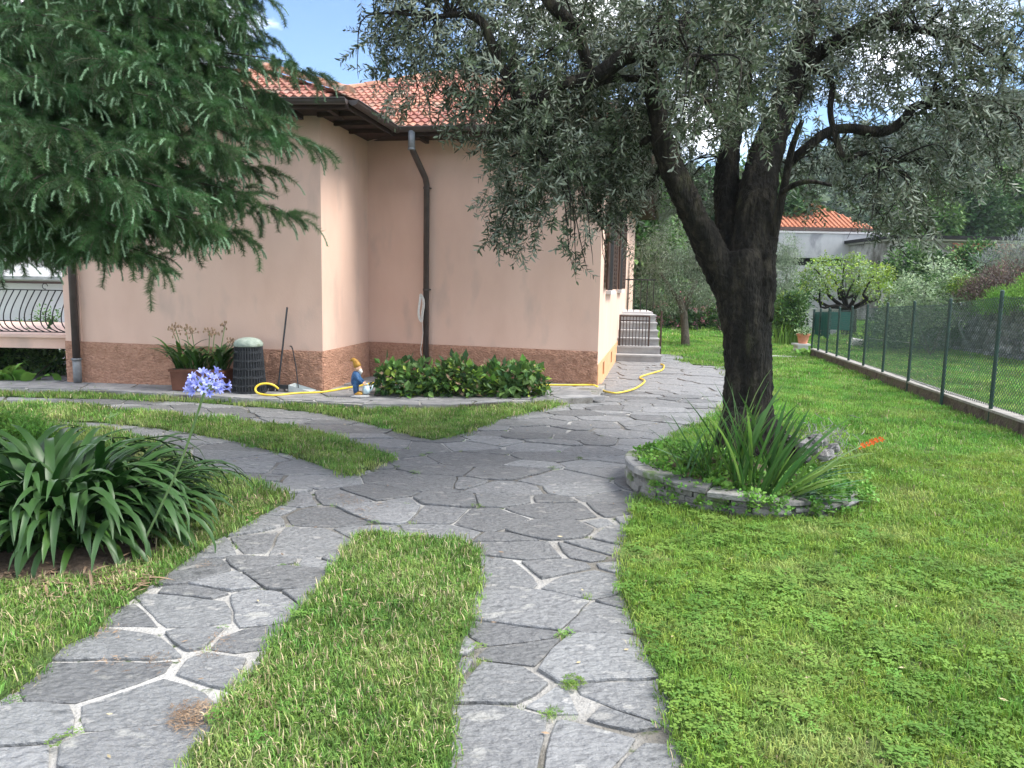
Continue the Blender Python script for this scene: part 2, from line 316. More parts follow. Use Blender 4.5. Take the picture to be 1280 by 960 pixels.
g = MB(); g.prism([(-330, -25), (440, -25), (440, 290), (-330, 290)], -.6, -.06); tag(g.build('ground', M['ground']), kind='structure')
from mathutils.geometry import tessellate_polygon
for k, pg in LW.items():
    rp_ = rough_poly(pg); LW[k] = rp_
    b = MB(); n = len(rp_); t = tessellate_polygon([[Vector((x, y, 0)) for x, y in rp_]])
    vs = [(x, y, .028) for x, y in rp_] + [(x, y, -.05) for x, y in rp_]
    fs = []
    for tri in t:
        a_, b_, c_ = [Vector(rp_[i]) for i in tri]
        fs.append(tri if (b_ - a_).cross(c_ - a_) > 0 else tri[::-1])
    area = sum(rp_[i][0] * rp_[(i + 1) % n][1] - rp_[(i + 1) % n][0] * rp_[i][1] for i in range(n))
    for i in range(n):
        j = (i + 1) % n; fs.append((j, i, n + i, n + j) if area < 0 else (i, j, n + j, n + i)[::-1])
    b.add(vs, fs); tag(b.build('lawn', M['turf']), kind='structure')
# ------------------------------------------------------------------ flagstone path
path = MB(); path.prism([(-16, -2), (4.6, -2), (4.6, 27), (-16, 27)], -.05, 0.0)
path = tag(path.build('path', M['mortar']), kind='structure')
SEEDP = [(621,716),(674,713),(727,729),(646,763),(752,776),(649,816),(774,835),(618,863),(759,897),(618,925),(709,932),(806,876),(812,954),(687,879),(649,691),(734,690),(634,674),
 (103,847),(266,847),(184,879),(47,897),(187,929),(20,950),(234,794),(347,797),(137,810),(172,772),(231,763),(312,757),(265,744),(300,732),(244,716),(331,707),(362,722),(328,679),(388,707),(381,679),
 (537,644),(623,649),(692,640),(530,666),(747,655),(744,688),(565,625),(630,625),(680,626),(527,605),(585,606),(479,598),(469,618),(757,622),(434,622),(420,649),(479,642),(692,660),
 (250,585),(310,575),(280,600),(340,600),(300,560),(390,600),(365,625),(700,600),(640,592),(760,592),(590,575),(680,570),(740,565)]
SX = .72                                       # stones run wider than deep
seeds = [P(*s).to_2d() for s in SEEDP]
seeds = [Vector((s.x * SX, s.y)) for s in seeds]
grid = {}
def gadd(s): grid.setdefault((int(s.x // .6), int(s.y // .6)), []).append(s)
def near(s, r):
    gx, gy = int(s.x // .6), int(s.y // .6); k = int(r // .6) + 1
    return [q for i in range(gx - k, gx + k + 1) for j in range(gy - k, gy + k + 1) for q in grid.get((i, j), ()) if (q - s).length < r]
for s in seeds: gadd(s)
for _ in range(26000):
    s = Vector((random.uniform(-15, 4.4) * SX, random.uniform(-.5, 26)))
    md = .33 if s.y < 6 else .36
    if near(s, md * random.uniform(.55, 1.3)): continue
    seeds.append(s); gadd(s)
def clip_half(pg, m_, nrm):                    # keep side where (p-m).n<=0
    o = []; n = len(pg)
    for i in range(n):
        a, b = pg[i], pg[(i + 1) % n]; da = (a - m_).dot(nrm); db = (b - m_).dot(nrm)
        if da <= 0: o.append(a)
        if (da < 0 < db) or (db < 0 < da): o.append(a.lerp(b, da / (da - db)))
    return o
def wgt(p): return .10 * noise.noise(Vector((p.x * 37.7, p.y * 41.3, 2.2)))
def nf(p, f, k=0): return noise.noise(Vector((p.x * f, p.y * f, k * 7.7)))
def stone_cell(s, others, sx, gap=None):
    pg = [Vector((s.x + a, s.y + b)) for a, b in ((-1, -1), (1, -1), (1, 1), (-1, 1))]
    for q in others:
        d = q - s; L_ = d.length
        if L_ < 1e-6: continue
        nr = d / L_; mid = s + d * min(.72, max(.28, .5 + (wgt(s) - wgt(q)) / (2 * L_ * L_)))
        gp = (.0042 + .014 * max(0, nf(mid, 1.2, 3) + .15)) if gap is None else gap
        pg = clip_half(pg, mid - nr * gp, nr)
        if len(pg) < 3: return None
    return [Vector((p.x / sx, p.y)) for p in pg]
def stone_mesh(pg, top, thick=.04, amp=.016, mb=None, sub=.09):
    o = []; n = len(pg)
    c = sum(pg, Vector((0, 0))) / n
    for i in range(n):
        a, b = pg[i], pg[(i + 1) % n]; l = (b - a).length; k = max(1, min(6, int(l / sub)))
        for j in range(k):
            p = a.lerp(b, j / k)
            if j == 0: p = p.lerp(c, min(.05, .010 / max((p - c).length, .01)))
            o.append(p + Vector((nf(p, 6, 1), nf(p, 6, 2))) * amp + Vector((nf(p, 21, 1), nf(p, 21, 2))) * amp * .4)
    n = len(o); tz = lambda p: top + .005 * nf(p, 2.2, 4)
    inn = [p.lerp(c, min(.25, .006 / max((p - c).length, .03))) for p in o]
    vs = [(p.x, p.y, top - thick) for p in o] + [(p.x, p.y, tz(p) - .004) for p in o] + [(p.x, p.y, tz(p)) for p in inn] + [(c.x, c.y, tz(c))]
    fs = [(i, (i + 1) % n, n + (i + 1) % n, n + i) for i in range(n)] + [(n + i, n + (i + 1) % n, 2 * n + (i + 1) % n, 2 * n + i) for i in range(n)] + [(2 * n + i, 2 * n + (i + 1) % n, 3 * n) for i in range(n)]
    mb.add(vs, fs); return c
cells = []
for s in seeds:
    if s.y < 1.2: continue
    cell = stone_cell(s, near(s, 1.3), SX)
    if not cell: continue
    xs = np.array([p.x for p in cell] + [s.x / SX]); ys = np.array([p.y for p in cell] + [s.y])
    cov = np.zeros(len(xs), bool)
    for pg in LW.values(): cov |= inpoly(xs, ys, pg) & (seg_dist(xs, ys, pg) > .03)
    if cov.all(): continue
    cen = Vector((xs.mean(), ys.mean()))
    ux = 640 + 960 * cen.x / max(cen.y, .5)
    cells.append((cen.length + (100 if (ux < -40 or ux > 1320 or cen.y < 1.9) else 0), cell))
cells.sort(key=lambda c: c[0])
rest = MB()
for i, (d, cell) in enumerate(cells):
    tp = .013 + random.uniform(-.006, .007)
    if i < 300 and d < 100:
        b = MB(); stone_mesh(cell, tp, mb=b); b.build('stone', M['stone'], path)
    elif d < 100 or cell[0].y > 1: stone_mesh(cell, tp, mb=rest, sub=.3)
tag(rest.build('far_stones', M['stone'], path), kind='stuff')
# ================================================================== HOUSE
A0 = P(85, 477, .1); A1 = P(404, 487.5, .1); A2 = P(461, 469, .1); A3 = P(746, 481, .1); A5 = P(789, 420, 0)
dF = (A1 - A0).normalized(); AL = A0 + (A0 - A1).normalized() * 0.0
house = thing('house', (-1.5, 13, 0), 'pink stuccoed bungalow with brown rough plinth and red tiled hip roof', 'house')
EZ = 3.80
def vcol(p, z): return Vector((p[0], p[1], z))
def pz(p, y): return zat(p, y)
pl = {'A0': pz(A0, 426), 'A1': pz(A1, 439.3), 'A2': pz(A2, 427), 'A3': pz(A3, 439.5)}
dB = (A5 - A3); dB.z = 0; dB.normalize()
B0 = A0 + dB * 11; B5 = vcol(A5, .1)
WT = EZ - .02
def wall_seg(a, b, za, zb, thick=.25, front=True, inset=0.0):
    mb = MB(); n = Vector(((b - a).y, -(b - a).x, 0)).normalized()   # outward normal when walking left->right seen from outside
    a0 = a - n * inset; b0 = b - n * inset
    q = [a0, b0, b0 - n * thick, a0 - n * thick]; zt = [WT, WT, WT, WT]; zb_ = [za, zb, zb, za]
    vs = [vcol(p, z) for p, z in zip(q, zb_)] + [vcol(p, z) for p, z in zip(q, zt)]
    mb.add(vs, [(0, 1, 5, 4), (1, 2, 6, 5), (2, 3, 7, 6), (3, 0, 4, 7), (4, 5, 6, 7), (3, 2, 1, 0)]); return mb
def plinth_seg(a, b, za, zb, bot=-.02, proud=.012, thick=.25):
    mb = MB(); n = Vector(((b - a).y, -(b - a).x, 0)).normalized()
    # subdivided face with real bumps
    L_ = (b - a).length; nx = max(2, int(L_ / .032)); nzz = 17; vs = []; fs = []
    for j in range(nzz + 1):
        for i in range(nx + 1):
            t = i / nx; p = a.lerp(b, t); zt = za + (zb - za) * t; z = bot + (zt - bot) * j / nzz
            z += (.005 * noise.noise(Vector((p.x * 12, p.y * 12, 3))) if j == nzz else 0); e = 0 if (i in (0, nx) or j in (0, nzz)) else .026 * noise.noise(Vector((p.x * 19, p.y * 19, z * 27))) + .012 * noise.noise(Vector((p.x * 40, p.y * 40, z * 50))) + .008
            q = p + n * (proud + e); vs.append((q.x, q.y, z))
    for j in range(nzz):
        for i in range(nx):
            k = j * (nx + 1) + i; fs.append((k, k + 1, k + nx + 2, k + nx + 1))
    mb.add(vs, fs)
    q = [a + n * proud, b + n * proud, b - n * thick, a - n * thick]
    zt = [za, zb, zb, za]
    vs = [vcol(p, bot) for p in q] + [vcol(p, z) for p, z in zip(q, zt)]
    mb.add(vs, [(1, 2, 6, 5), (2, 3, 7, 6), (3, 0, 4, 7), (4, 5, 6, 7)]); return mb
walls = MB()
for a, b, za, zb, ins in ((A0, A1, pl['A0'], pl['A1'], 0), (A1, A2, pl['A1'], pl['A2'], 0), (A2, A3, pl['A2'], pl['A3'], 0), (B0, A0, pl['A0'], pl['A0'], 0)):
    w_ = wall_seg(a, b, za, zb); walls.add(w_.v, w_.f)
wall = walls.build('wall', M['wall'], house)
pm = MB()
for a, b, za, zb in ((A0, A1, pl['A0'], pl['A1']), (A1, A2, pl['A1'], pl['A2']), (A2, A3, pl['A2'], pl['A3']), (B0, A0, pl['A0'], pl['A0'])):
    w_ = plinth_seg(a, b, za - .001, zb - .001); pm.add(w_.v, w_.f)
pm.build('plinth', M['plinth'], house, smooth=True)
# right-hand facade: pale wall over orange plinth with openings
zr0 = pz(A3, 456); zr1 = zr0
nR = Vector((dB.y, -dB.x, 0))
LR = (A5 - A3).length
fac = MB(); plr = MB()
def fpt(t, z, off=0.): p = A3 + dB * t + nR * off; return Vector((p.x, p.y, z))
def fbox(mb, t0, t1, z0, z1, o0, o1, mi=0):
    q = [fpt(t0, 0, o0), fpt(t1, 0, o0), fpt(t1, 0, o1), fpt(t0, 0, o1)]
    vs = [vcol(p, z0) for p in q] + [vcol(p, z1) for p in q]
    mb.add(vs, [(0, 1, 2, 3), (7, 6, 5, 4), (0, 4, 5, 1), (1, 5, 6, 2), (2, 6, 7, 3), (3, 7, 4, 0)], mi)
WIN = [(1.25, 2.45), (4.6, 5.8)]; WZ0, WZ1 = 1.52, 2.98
cur = .0
for t0, t1 in WIN:
    fbox(fac, cur, t0, zr0, WT, -.25, 0); fbox(fac, t0, t1, zr0, WZ0, -.25, 0); fbox(fac, t0, t1, WZ1, WT, -.25, 0); cur = t1
fbox(fac, cur, LR, zr0, WT, -.25, 0)
fac.build('side_wall', M['wall'], house)
cur = 0.
for t0, t1 in ((.95, 1.35), (3.0, 3.4)):
    fbox(plr, cur, t0, -.02, zr0 - .001, -.25, .012); fbox(plr, t0, t1, -.02, .12, -.25, .012); fbox(plr, t0, t1, zr0 - .06, zr0 - .001, -.25, .012); fbox(plr, t0, t1, .12, zr0 - .06, -.25, -.1); cur = t1
fbox(plr, cur, LR, -.02, zr0 - .001, -.25, .012)
plr.build('side_plinth', M['plinth_side'], house)
for wi, (t0, t1) in enumerate(WIN):
    b = MB(); fbox(b, t0 - .05, t1 + .05, WZ0 - .06, WZ0 - .002, -.1, .09); sill = b.build('window_sill', M['concrete_l'], house)
    b = MB(); fbox(b, t0 + .002, t1 - .002, WZ0, WZ1 - .002, -.2, -.17); win = b.build('window', M['glass'], house)
    b = MB()
    for a_, b_, c_, d_ in ((t0 + .003, t0 + .06, WZ0, WZ1), (t1 - .06, t1 - .003, WZ0, WZ1), (t0 + .06, t1 - .06, WZ1 - .07, WZ1), (t0 + .06, t1 - .06, WZ0, WZ0 + .07), ((t0 + t1) / 2 - .03, (t0 + t1) / 2 + .03, WZ0 + .07, WZ1 - .07)):
        fbox(b, a_, b_, c_ + .001, d_ - .003, -.168, -.12)
    b.build('frame', M['concrete_l'], win)
    for k in range(9):
        b = MB(); b.tube([fpt(t0 + .1 + k * (t1 - t0 - .2) / 8, WZ0 + .003, .03), fpt(t0 + .1 + k * (t1 - t0 - .2) / 8, WZ1 - .003, .03)], .009, 5); b.build('window_bar', M['iron'], house)
    for s_, e_ in ((t0, t0 - .56), (t1, t1 + .56)):          # shutters folded half open, standing off the wall
        b = MB(); a_ = fpt(s_, 0, .03); c_ = fpt(e_, 0, .06)
        d_ = (c_ - a_).normalized(); nn_ = Vector((d_.y, -d_.x, 0)) * .03
        for q in range(18):
            z = WZ0 + .06 + q * .078
            b.slab(vcol(a_ - nn_ * .3, z), vcol(c_ - nn_ * .3, z), vcol(c_ + nn_ * .4, z + .055), vcol(a_ + nn_ * .4, z + .055), .01)
        for p in (a_, c_, (a_ + c_) / 2): b.tube([vcol(p, WZ0 + .02), vcol(p, WZ1)], .025, 4)
        b.build('shutter', M['shutter'], house)
# roof -------------------------------------------------------------
OV = .62
n1 = Vector((dF.y, -dF.x, 0)); n2 = Vector(((A2 - A1).y, -(A2 - A1).x, 0)).normalized(); n3 = Vector(((A3 - A2).y, -(A3 - A2).x, 0)).normalized()
def isect(p, d, q, e):
    den = d.x * e.y - d.y * e.x; t = ((q.x - p.x) * e.y - (q.y - p.y) * e.x) / den; return Vector((p.x + d.x * t, p.y + d.y * t, 0))
e1 = (A0 + n1 * OV, dF); e2 = (A1 + n2 * OV, (A2 - A1).normalized()); e3 = (A2 + n3 * OV, (A3 - A2).normalized()); e4 = (A3 + nR * OV, dB); eL = (A0 - nR * OV, dB)
K1 = isect(*e1, *e2); K2 = isect(*e2, *e3); K3 = isect(*e3, *e4); K0 = isect(*e1, *eL); KL = isect(*e3, *eL)
K5 = K3 + dB * (LR + 1.2); K6 = KL + dB * (LR + 1.2)
apex = PY(566, 93, 15.6); back = vcol(apex + dB * 5.5, apex.z)
ap1 = (K0 + K1) / 2 + dB * 2.5; ap1.z = EZ + 1.02
def plane_z(a, b, c, p):
    n = (b - a).cross(c - a); return a.z - (n.x * (p.x - a.x) + n.y * (p.y - a.y)) / n.z
z_ = lambda k: vcol(k, EZ)
# ridge end of the left wing where it meets the main front slope
rt = ap1.copy()
for _ in range(200):
    if plane_z(z_(KL), z_(K3), apex, rt) >= rt.z: break
    rt = rt + dB * .02
deck = MB()
SH = Vector((0, 0, -.06))
for tri in ((z_(KL), z_(K3), apex), ):
    deck.add([v + SH for v in tri], [(0, 1, 2)])
deck.add([v + SH for v in (z_(K3), z_(K5), back, apex)], [(0, 1, 2, 3)]); deck.add([v + SH for v in (z_(K6), z_(KL), apex, back)], [(0, 1, 2, 3)]); deck.add([v + SH for v in (z_(K5), z_(K6), back)], [(0, 1, 2)])
deck.add([v + SH for v in (z_(K0), z_(K1), ap1)], [(0, 1, 2)]); deck.add([v + SH for v in (z_(K1), z_(K2), rt, ap1)], [(0, 1, 2, 3)])
deck.add([v + SH for v in (z_(K0), ap1, rt, z_(KL))], [(0, 1, 2, 3)])
# soffit boards
deck.add([vcol(p, EZ - .05) for p in (K0, K1, A1 - n1 * .1, A0 - n1 * .1)], [(0, 3, 2, 1)])
deck.add([vcol(p, EZ - .05) for p in (K1, K2, A2 - n2 * .1 - n3 * .1, A1 - n2 * .1)], [(0, 3, 2, 1)])
deck.add([vcol(p, EZ - .05) for p in (K2, K3, A3 - n3 * .1, A2 - n3 * .1)], [(0, 3, 2, 1)])
deck.add([vcol(p, EZ - .05) for p in (K3, K5, A3 + dB * LR - nR * .1, A3 - nR * .1)], [(0, 3, 2, 1)])
roof = deck.build('roof', M['wood'], house)
# tiles: two-wave interlocking tile, 0.24 wide, exposed 0.36
def tile_mesh(wd=.245, ln=.30):
    b = MB(); nx = 10; vs = []; fs = []
    for k, (yy, dz) in enumerate(((0, .034), (ln, .0))):
        for i in range(nx + 1):
            u = i / nx; zz = .016 * math.sin(u * 4 * math.pi)
            vs.append((u * wd, yy, zz + dz))
    for i in range(nx + 1):
        vs.append((vs[i][0], 0, vs[i][2] - .034))
    for i in range(nx):
        fs.append((i, i + 1, nx + 2 + i, nx + 1 + i)); fs.append((2 * nx + 2 + i, 2 * nx + 3 + i, i + 1, i))
    b.add(vs, fs); return b
TM = tile_mesh().build('roof_tile', M['tile'], mesh_only=True, smooth=False)
tileobjs = []
def lay(a, b, pgn, keep=None):
    """rows of tiles from eave a->b up the slope; pgn = 3d polygon of the slope"""
    x = (b - a).normalized(); n = (b - a).cross(pgn[-1] - a).normalized(); y = n.cross(x)
    q = [((p - a).dot(x), (p - a).dot(y)) for p in pgn]
    ymax = max(v for u, v in q); umin = min(u for u, v in q); umax = max(u for u, v in q)
    r = 0
    yy = -.05
    while yy < ymax:
        u = umin + (0.12 if r % 2 else 0) - .1
        while u < umax:
            if inpoly(np.array([u + .12]), np.array([max(yy, 0.02) + .12]), q)[0]:
                p = a + x * u + y * yy + n * .035
                mt_ = Matrix((x, y, n)).transposed().to_4x4(); mt_.translation = p
                tileobjs.append(mt_)
            u += .245
        yy += .235; r += 1
lay(z_(KL), z_(K3), [z_(KL), z_(K3), apex]); lay(z_(K0), z_(K1), [z_(K0), z_(K1), ap1]); lay(z_(K1), z_(K2), [z_(K1), z_(K2), rt, ap1])
lay(z_(K3), z_(K5), [z_(K3), z_(K5), back, apex])
# skip tiles of the main slope that lie under the wing roof
def under_wing(p):
    for tri in ([K0, K1, ap1], [K1, K2, rt, ap1], [K0, ap1, rt, KL]):
        if inpoly(np.array([p.x]), np.array([p.y]), [(v.x, v.y) for v in tri])[0]: 
            return True
    return False
vis = []
for mt_ in tileobjs:
    p = mt_.translation + mt_.col[1].to_3d() * .2 + mt_.col[0].to_3d() * .12
    if under_wing(p):
        zz = max(plane_z(z_(K0), z_(K1), ap1, p) if inpoly([p.x], [p.y], [(v.x, v.y) for v in (K0, K1, ap1)])[0] else -9, plane_z(z_(K1), z_(K2), ap1, p) if inpoly([p.x], [p.y], [(v.x, v.y) for v in (K1, K2, rt, ap1)])[0] else -9,
                 plane_z(z_(K0), z_(KL), ap1, p) if inpoly([p.x], [p.y], [(v.x, v.y) for v in (K0, ap1, rt, KL)])[0] else -9)
        if p.z < zz - .08: continue
    q = Vector((p.x, p.y, p.z - H)); px = 640 + F * q.dot(RV) / q.dot(fw); front = mt_.col[2].to_3d().dot(Vector((0, 0, H)) - p) > 0
    vis.append(((0 if (340 < px < 760 and front) else 100) + p.length, mt_))
vis.sort(key=lambda v: v[0])
resttile = MB()
for i, (d, mt_) in enumerate(vis):
    jit = Matrix.Rotation(random.uniform(-.012, .012), 4, 'Z')
    if i < 300:
        o = bpy.data.objects.new('roof_tile', TM); C.objects.link(o); o.parent = roof; mm = (mt_ @ jit).copy(); mm.translation -= ORG[house.name]; o.matrix_local = mm
    else:
        resttile.add([(mt_ @ jit @ v.co) for v in TM.vertices], [tuple(f.vertices) for f in TM.polygons])
tag(resttile.build('far_roof_tiles', M['tile'], roof), kind='stuff')
def ridge_line(a, b, s=.34):
    L_ = (b - a).length; k = int(L_ / s); d = (b - a).normalized()
    for i in range(k):
        p = a + d * (i * s); q = a + d * ((i + 1) * s + .05); rm = MB()
        side = d.cross(Vector((0, 0, 1))).normalized(); upv = side.cross(d); vs = []
        for pt, r in ((p, .105), (q, .085)):
            for j in range(7):
                an = math.pi * (j / 6); vs.append(pt + side * math.cos(an) * r + upv * (math.sin(an) * r * .8))
        vs += [v * 1 for v in []]
        rm.add(vs, [(j, j + 1, 8 + j, 7 + j) for j in range(6)] + [(6, 5, 4, 3, 2, 1, 0)]); rm.build('ridge_tile', M['ridge'], roof)
ridge_line(z_(K1) + Vector((0, 0, .10)), ap1 + Vector((0, 0, .10))); ridge_line(z_(K3) + Vector((0, 0, .10)), apex + Vector((0, 0, .04))); ridge_line(rt, ap1 + Vector((0, 0, .10)))
hl = z_(KL).lerp(apex, .35); ridge_line(hl + Vector((0, 0, .04)), apex + Vector((0, 0, .04))); ridge_line(apex + Vector((0, 0, .04)), back + Vector((0, 0, .04)))
# gutters, fascia, rafters
def gutter(a, b, nout):
    d = (b - a).normalized(); g_ = MB(); pr = []
    for j in range(7): an = math.pi + math.pi * j / 6; pr.append((math.cos(an) * .065, math.sin(an) * .065))
    vs = []
    for p in (a, b):
        for u, v in pr: vs.append(p + nout * (.065 + u) + Vector((0, 0, v + .005)))
    g_.add(vs, [(j, j + 1, 8 + j, 7 + j) for j in range(6)] + [(0, 1, 2, 3, 4, 5, 6), (13, 12, 11, 10, 9, 8, 7)])
    g_.tube([a + nout * .132 + Vector((0, 0, .006)), b + nout * .132 + Vector((0, 0, .006))], .009, 6)
    g_.build('gutter', M['gutter'], roof)
    f_ = MB(); f_.slab(a + Vector((0, 0, -.10)) + nout * .0, b + Vector((0, 0, -.10)), b + Vector((0, 0, -.01)), a + Vector((0, 0, -.01)), .025); f_.build('fascia', M['wood'], roof)
for a, b, nn_ in ((K0, K1, n1), (K1, K2, n2), (K2, K3, n3), (K3, K5, nR)): gutter(z_(a), z_(b), nn_)
for a, b, wa, nn_ in ((K1, K2, A1, n2), (K2, K3, A2, n3), (K0, K1, A0, n1)):
    L_ = (b - a).length; d = (b - a).normalized(); k = int(L_ / .55)
    for i in range(1, k + 1):
        p = a + d * (i * .55 - .2); rf = MB(); ct = p - nn_ * (OV / 2 - .02)
        rf.box((ct.x, ct.y, EZ - .085), (OV - .10, .06, .06), math.atan2(nn_.y, nn_.x)); rf.build('rafter', M['wood'], roof)
# downpipes
def dpipe(topx, topy, Yd, basepx, basepy, label=None, mats=('gutter',)): pass
wp = lambda px: isect(Vector((0, 0, 0)), Vector((ray(px, 400).x, ray(px, 400).y, 0)), A2 + n3 * .075, e3[1])
pb = wp(532.5); pt = wp(520) ; dp = MB()
gtop = z_(K2 + (K3 - K2).normalized() * .30) + n3 * .065
zz1 = zat(pb, 226); zz0 = zat(pb, 192)
top = Vector((gtop.x, gtop.y, EZ - .06))
nk = vcol(top + Vector((0, 0, 0)), EZ - .28)
pth = [top, nk, nk.lerp(vcol(pb, zz1), .12), nk.lerp(vcol(pb, zz1), .9), vcol(pb, zz1 - .06), vcol(pb, .02)]
dpm = MB().tube(pth, .046, 12); dpo = dpm.build('downpipe', M['gutter'], house, smooth=True)
b = MB().tube([top + Vector((0, 0, .02)), nk + Vector((0, 0, -.02))], .05, 12); b.tube([nk, nk + Vector((0, 0, -.03))], .054, 12); b.build('outlet', M['pipe_grey'], dpo, smooth=True)
for yy in (235, 362):
    zc = zat(pb, yy); b = MB().tube([vcol(pb, zc - .015), vcol(pb, zc + .015)], .053, 12); q = vcol(pb, zc) - n3 * .045; b.box((q.x, q.y, zc), (.13, .02, .02), math.atan2(n3.y, n3.x) + math.pi / 2); b.build('bracket', M['gutter'], dpo)
pc = isect(Vector((0, 0, 0)), Vector((ray(97, 470).x, ray(97, 470).y, 0)), A0 + n1 * .08, dF)
b = MB().tube([vcol(pc, EZ - .05), vcol(pc, .42)], .05, 12); d2 = b.build('downpipe', M['gutter'], house, smooth=True); d2['label'] = 'dark square-looking downpipe at the left corner of the house'
b = MB().tube([vcol(pc, .42), vcol(pc, .11)], .056, 12); b.tube([vcol(pc, .42), vcol(pc, .45)], .066, 12); b.build('pipe_foot', M['pipe_grey'], d2, smooth=True)
# raised skirting pavement round the house
def PZ(x, y): return P(x, y, .1).to_2d()
fr = [PZ(-700, 484), PZ(0, 484), PZ(100, 486), PZ(215, 492), PZ(320, 498), PZ(400, 501), PZ(455, 505), PZ(560, 505.5), PZ(680, 498), PZ(741, 496)]
q3 = (A3 + nR * .12 + dB * .3).to_2d(); sk = fr + [q3, (A3 + dB * .3).to_2d() - nR.to_2d() * .3, (A2 + dB * .3).to_2d(), (A1 + dB * .3).to_2d(), (A0 + dB * .3).to_2d(), PZ(-700, 470)]
base = MB(); base.prism([tuple(p) for p in sk], -.04, .085); skirt = tag(base.build('pavement', M['mortar']), kind='structure')
skg = [tuple(p) for p in sk]
ss = []
for _ in range(5000):
    s = Vector((random.uniform(-9, 1.6), random.uniform(9.4, 13)))
    if all((s - q).length > random.uniform(.42, .6) for q in ss): ss.append(s)
nsk = 0
strips = [[fr[1], fr[2], fr[3], fr[4], fr[5], fr[6]]]
for s in ss:
    cell = stone_cell(s, [q for q in ss if (q - s).length < 2], 1, gap=.012)
    if not cell: continue
    # clip by the pavement's front edges (locally convex enough)
    for a, b_ in zip(fr[:-1], fr[1:]):
        mid = (a + b_) / 2
        if min((Vector(p) - mid).length for p in cell + [s]) > 1.6: continue
        if not (min(a.x, b_.x) - .3 < s.x < max(a.x, b_.x) + .3): continue
        nn_ = Vector(((b_ - a).y, -(b_ - a).x)).normalized(); cell = clip_half(cell, Vector(a) - nn_ * .004, nn_)
        if len(cell) < 3: break
    if len(cell) < 3: continue
    if max(p.x for p in cell) > 1.42: continue
    c = sum(cell, Vector((0, 0))) / len(cell)
    if not inpoly(np.array([c.x]), np.array([c.y]), skg)[0]: continue
    b = MB(); stone_mesh(cell, .1, thick=.05, mb=b, amp=.006); b.build('stone', M['slab'], skirt)
# ================================================================== STAIRS & GATE at the side
st0 = P(770, 452, 0); st1 = P(826, 453.5, 0); sdx = (st1 - st0).normalized(); sdy = Vector((-sdx.y, sdx.x, 0))
stairs = thing('stairs', (st0 + st1) / 2, 'grey stone steps climbing beside the house behind an iron gate', 'stairs')
for k in range(6):
    b = MB(); c = (st0 + st1) / 2 + sdy * (k * .28 + .9); b.box((c.x, c.y, k * .16 + .06), ((st1 - st0).length, 1.8, .13), math.atan2(sdx.y, sdx.x)); 
    b.box((c.x - sdy.x * .02, c.y - sdy.y * .02, k * .16 + .14), ((st1 - st0).length + .03, 1.84, .036), math.atan2(sdx.y, sdx.x), 1)
    b.build('step', [M['concrete'], M['concrete']], stairs)
b = MB(); c = (st0 + st1) / 2 + sdy * 2.9; b.box((c.x, c.y, .5), ((st1 - st0).length, 1.6, 1.0), math.atan2(sdx.y, sdx.x)); b.build('landing', M['concrete_l'], stairs)
gy = P(811, 437, .32)
def gp(px, z):
    r = ray(px, 420); q = isect(Vector((0, 0, 0)), Vector((r.x, r.y, 0)), st0 + sdy * .35, sdx); return vcol(q, z)
gate = thing('iron_gate', gp(792, 0), 'brown iron bar gate across the stone steps beside the house', 'gate')
zt = zat(gp(792, 0), 395); zb = zat(gp(792, 0), 436)
b = MB(); b.tube([gp(774.5, .2), gp(774.5, zt + .02)], .022, 6); b.build('post', M['rust_iron'], gate)
b = MB(); b.tube([gp(811, zb - .05), gp(811, zt)], .018, 6); b.build('post', M['rust_iron'], gate)
b = MB(); b.tube([gp(826, .02), gp(826, zt + .12)], .022, 6); b.build('post', M['rust_iron'], gate)
b = MB(); b.tube([gp(774, zt), gp(811.5, zt)], .018, 6); b.build('rail', M['rust_iron'], gate)
b = MB(); b.tube([gp(774, zt - .1), gp(811.5, zt - .1)], .012, 6); b.build('rail', M['rust_iron'], gate)
b = MB(); b.tube([gp(774, zb), gp(811.5, zb)], .012, 6); b.build('rail', M['rust_iron'], gate)
for k in range(1, 9):
    b = MB(); x = 774.5 + k * 36.5 / 9; b.tube([gp(x, zb), gp(x, zt)], .009, 5); b.build('bar', M['rust_iron'], gate)
# upper handrail on the landing
hr = thing('handrail', gp(800, 0) + sdy * 1.5, 'thin dark handrail on the landing at the top of the steps', 'railing')
for k in range(6):
    p = gp(782, .96) + sdy * 1.9 + sdx * k * .15; b = MB(); b.tube([p, p + Vector((0, 0, .8))], .011, 5); b.build('bar', M['iron'], hr)
p = gp(782, 1.76) + sdy * 1.9; b = MB(); b.tube([p, p + sdx * .8], .016, 5); b.build('rail', M['iron'], hr)
# ================================================================== BALCONY left of the house
bz0, bz1 = zat(A0, 438), zat(A0, 424)
bx0, bx1 = -9.6, A0.x - .02
bal = thing('balcony', (-8, 11.2, 0), 'terrace slab with bellied wrought iron railing left of the pink house', 'balcony')
yb = A0.y + .25
b = MB(); b.box(((bx0 + bx1) / 2, yb + 1.5, (bz0 + bz1) / 2), (bx1 - bx0, 3.0, bz1 - bz0)); b.build('slab', M['wall'], bal)
b = MB(); b.box(((bx0 + bx1) / 2, yb + 1.47, bz1 + .02), (bx1 - bx0 - .004, 3.06, .038)); b.build('edge', M['wall'], bal)
zr = zat(Vector((-6.8, yb, 0)), 353); zr2 = zr - .11
b = MB(); b.box(((bx0 + bx1) / 2, yb + .05, zr), (bx1 - bx0, .04, .035)); b.build('top_rail', M['rust_iron'], bal)
b = MB(); b.box(((bx0 + bx1) / 2, yb + .05, zr2), (bx1 - bx0, .02, .015)); b.build('rail', M['iron'], bal)
b = MB(); b.box(((bx0 + bx1) / 2, yb + .05, bz1 + .075), (bx1 - bx0, .02, .015)); b.build('rail', M['iron'], bal)
b = MB()
z0_ = bz1 + .08; hh = zr2 - z0_; pr = []
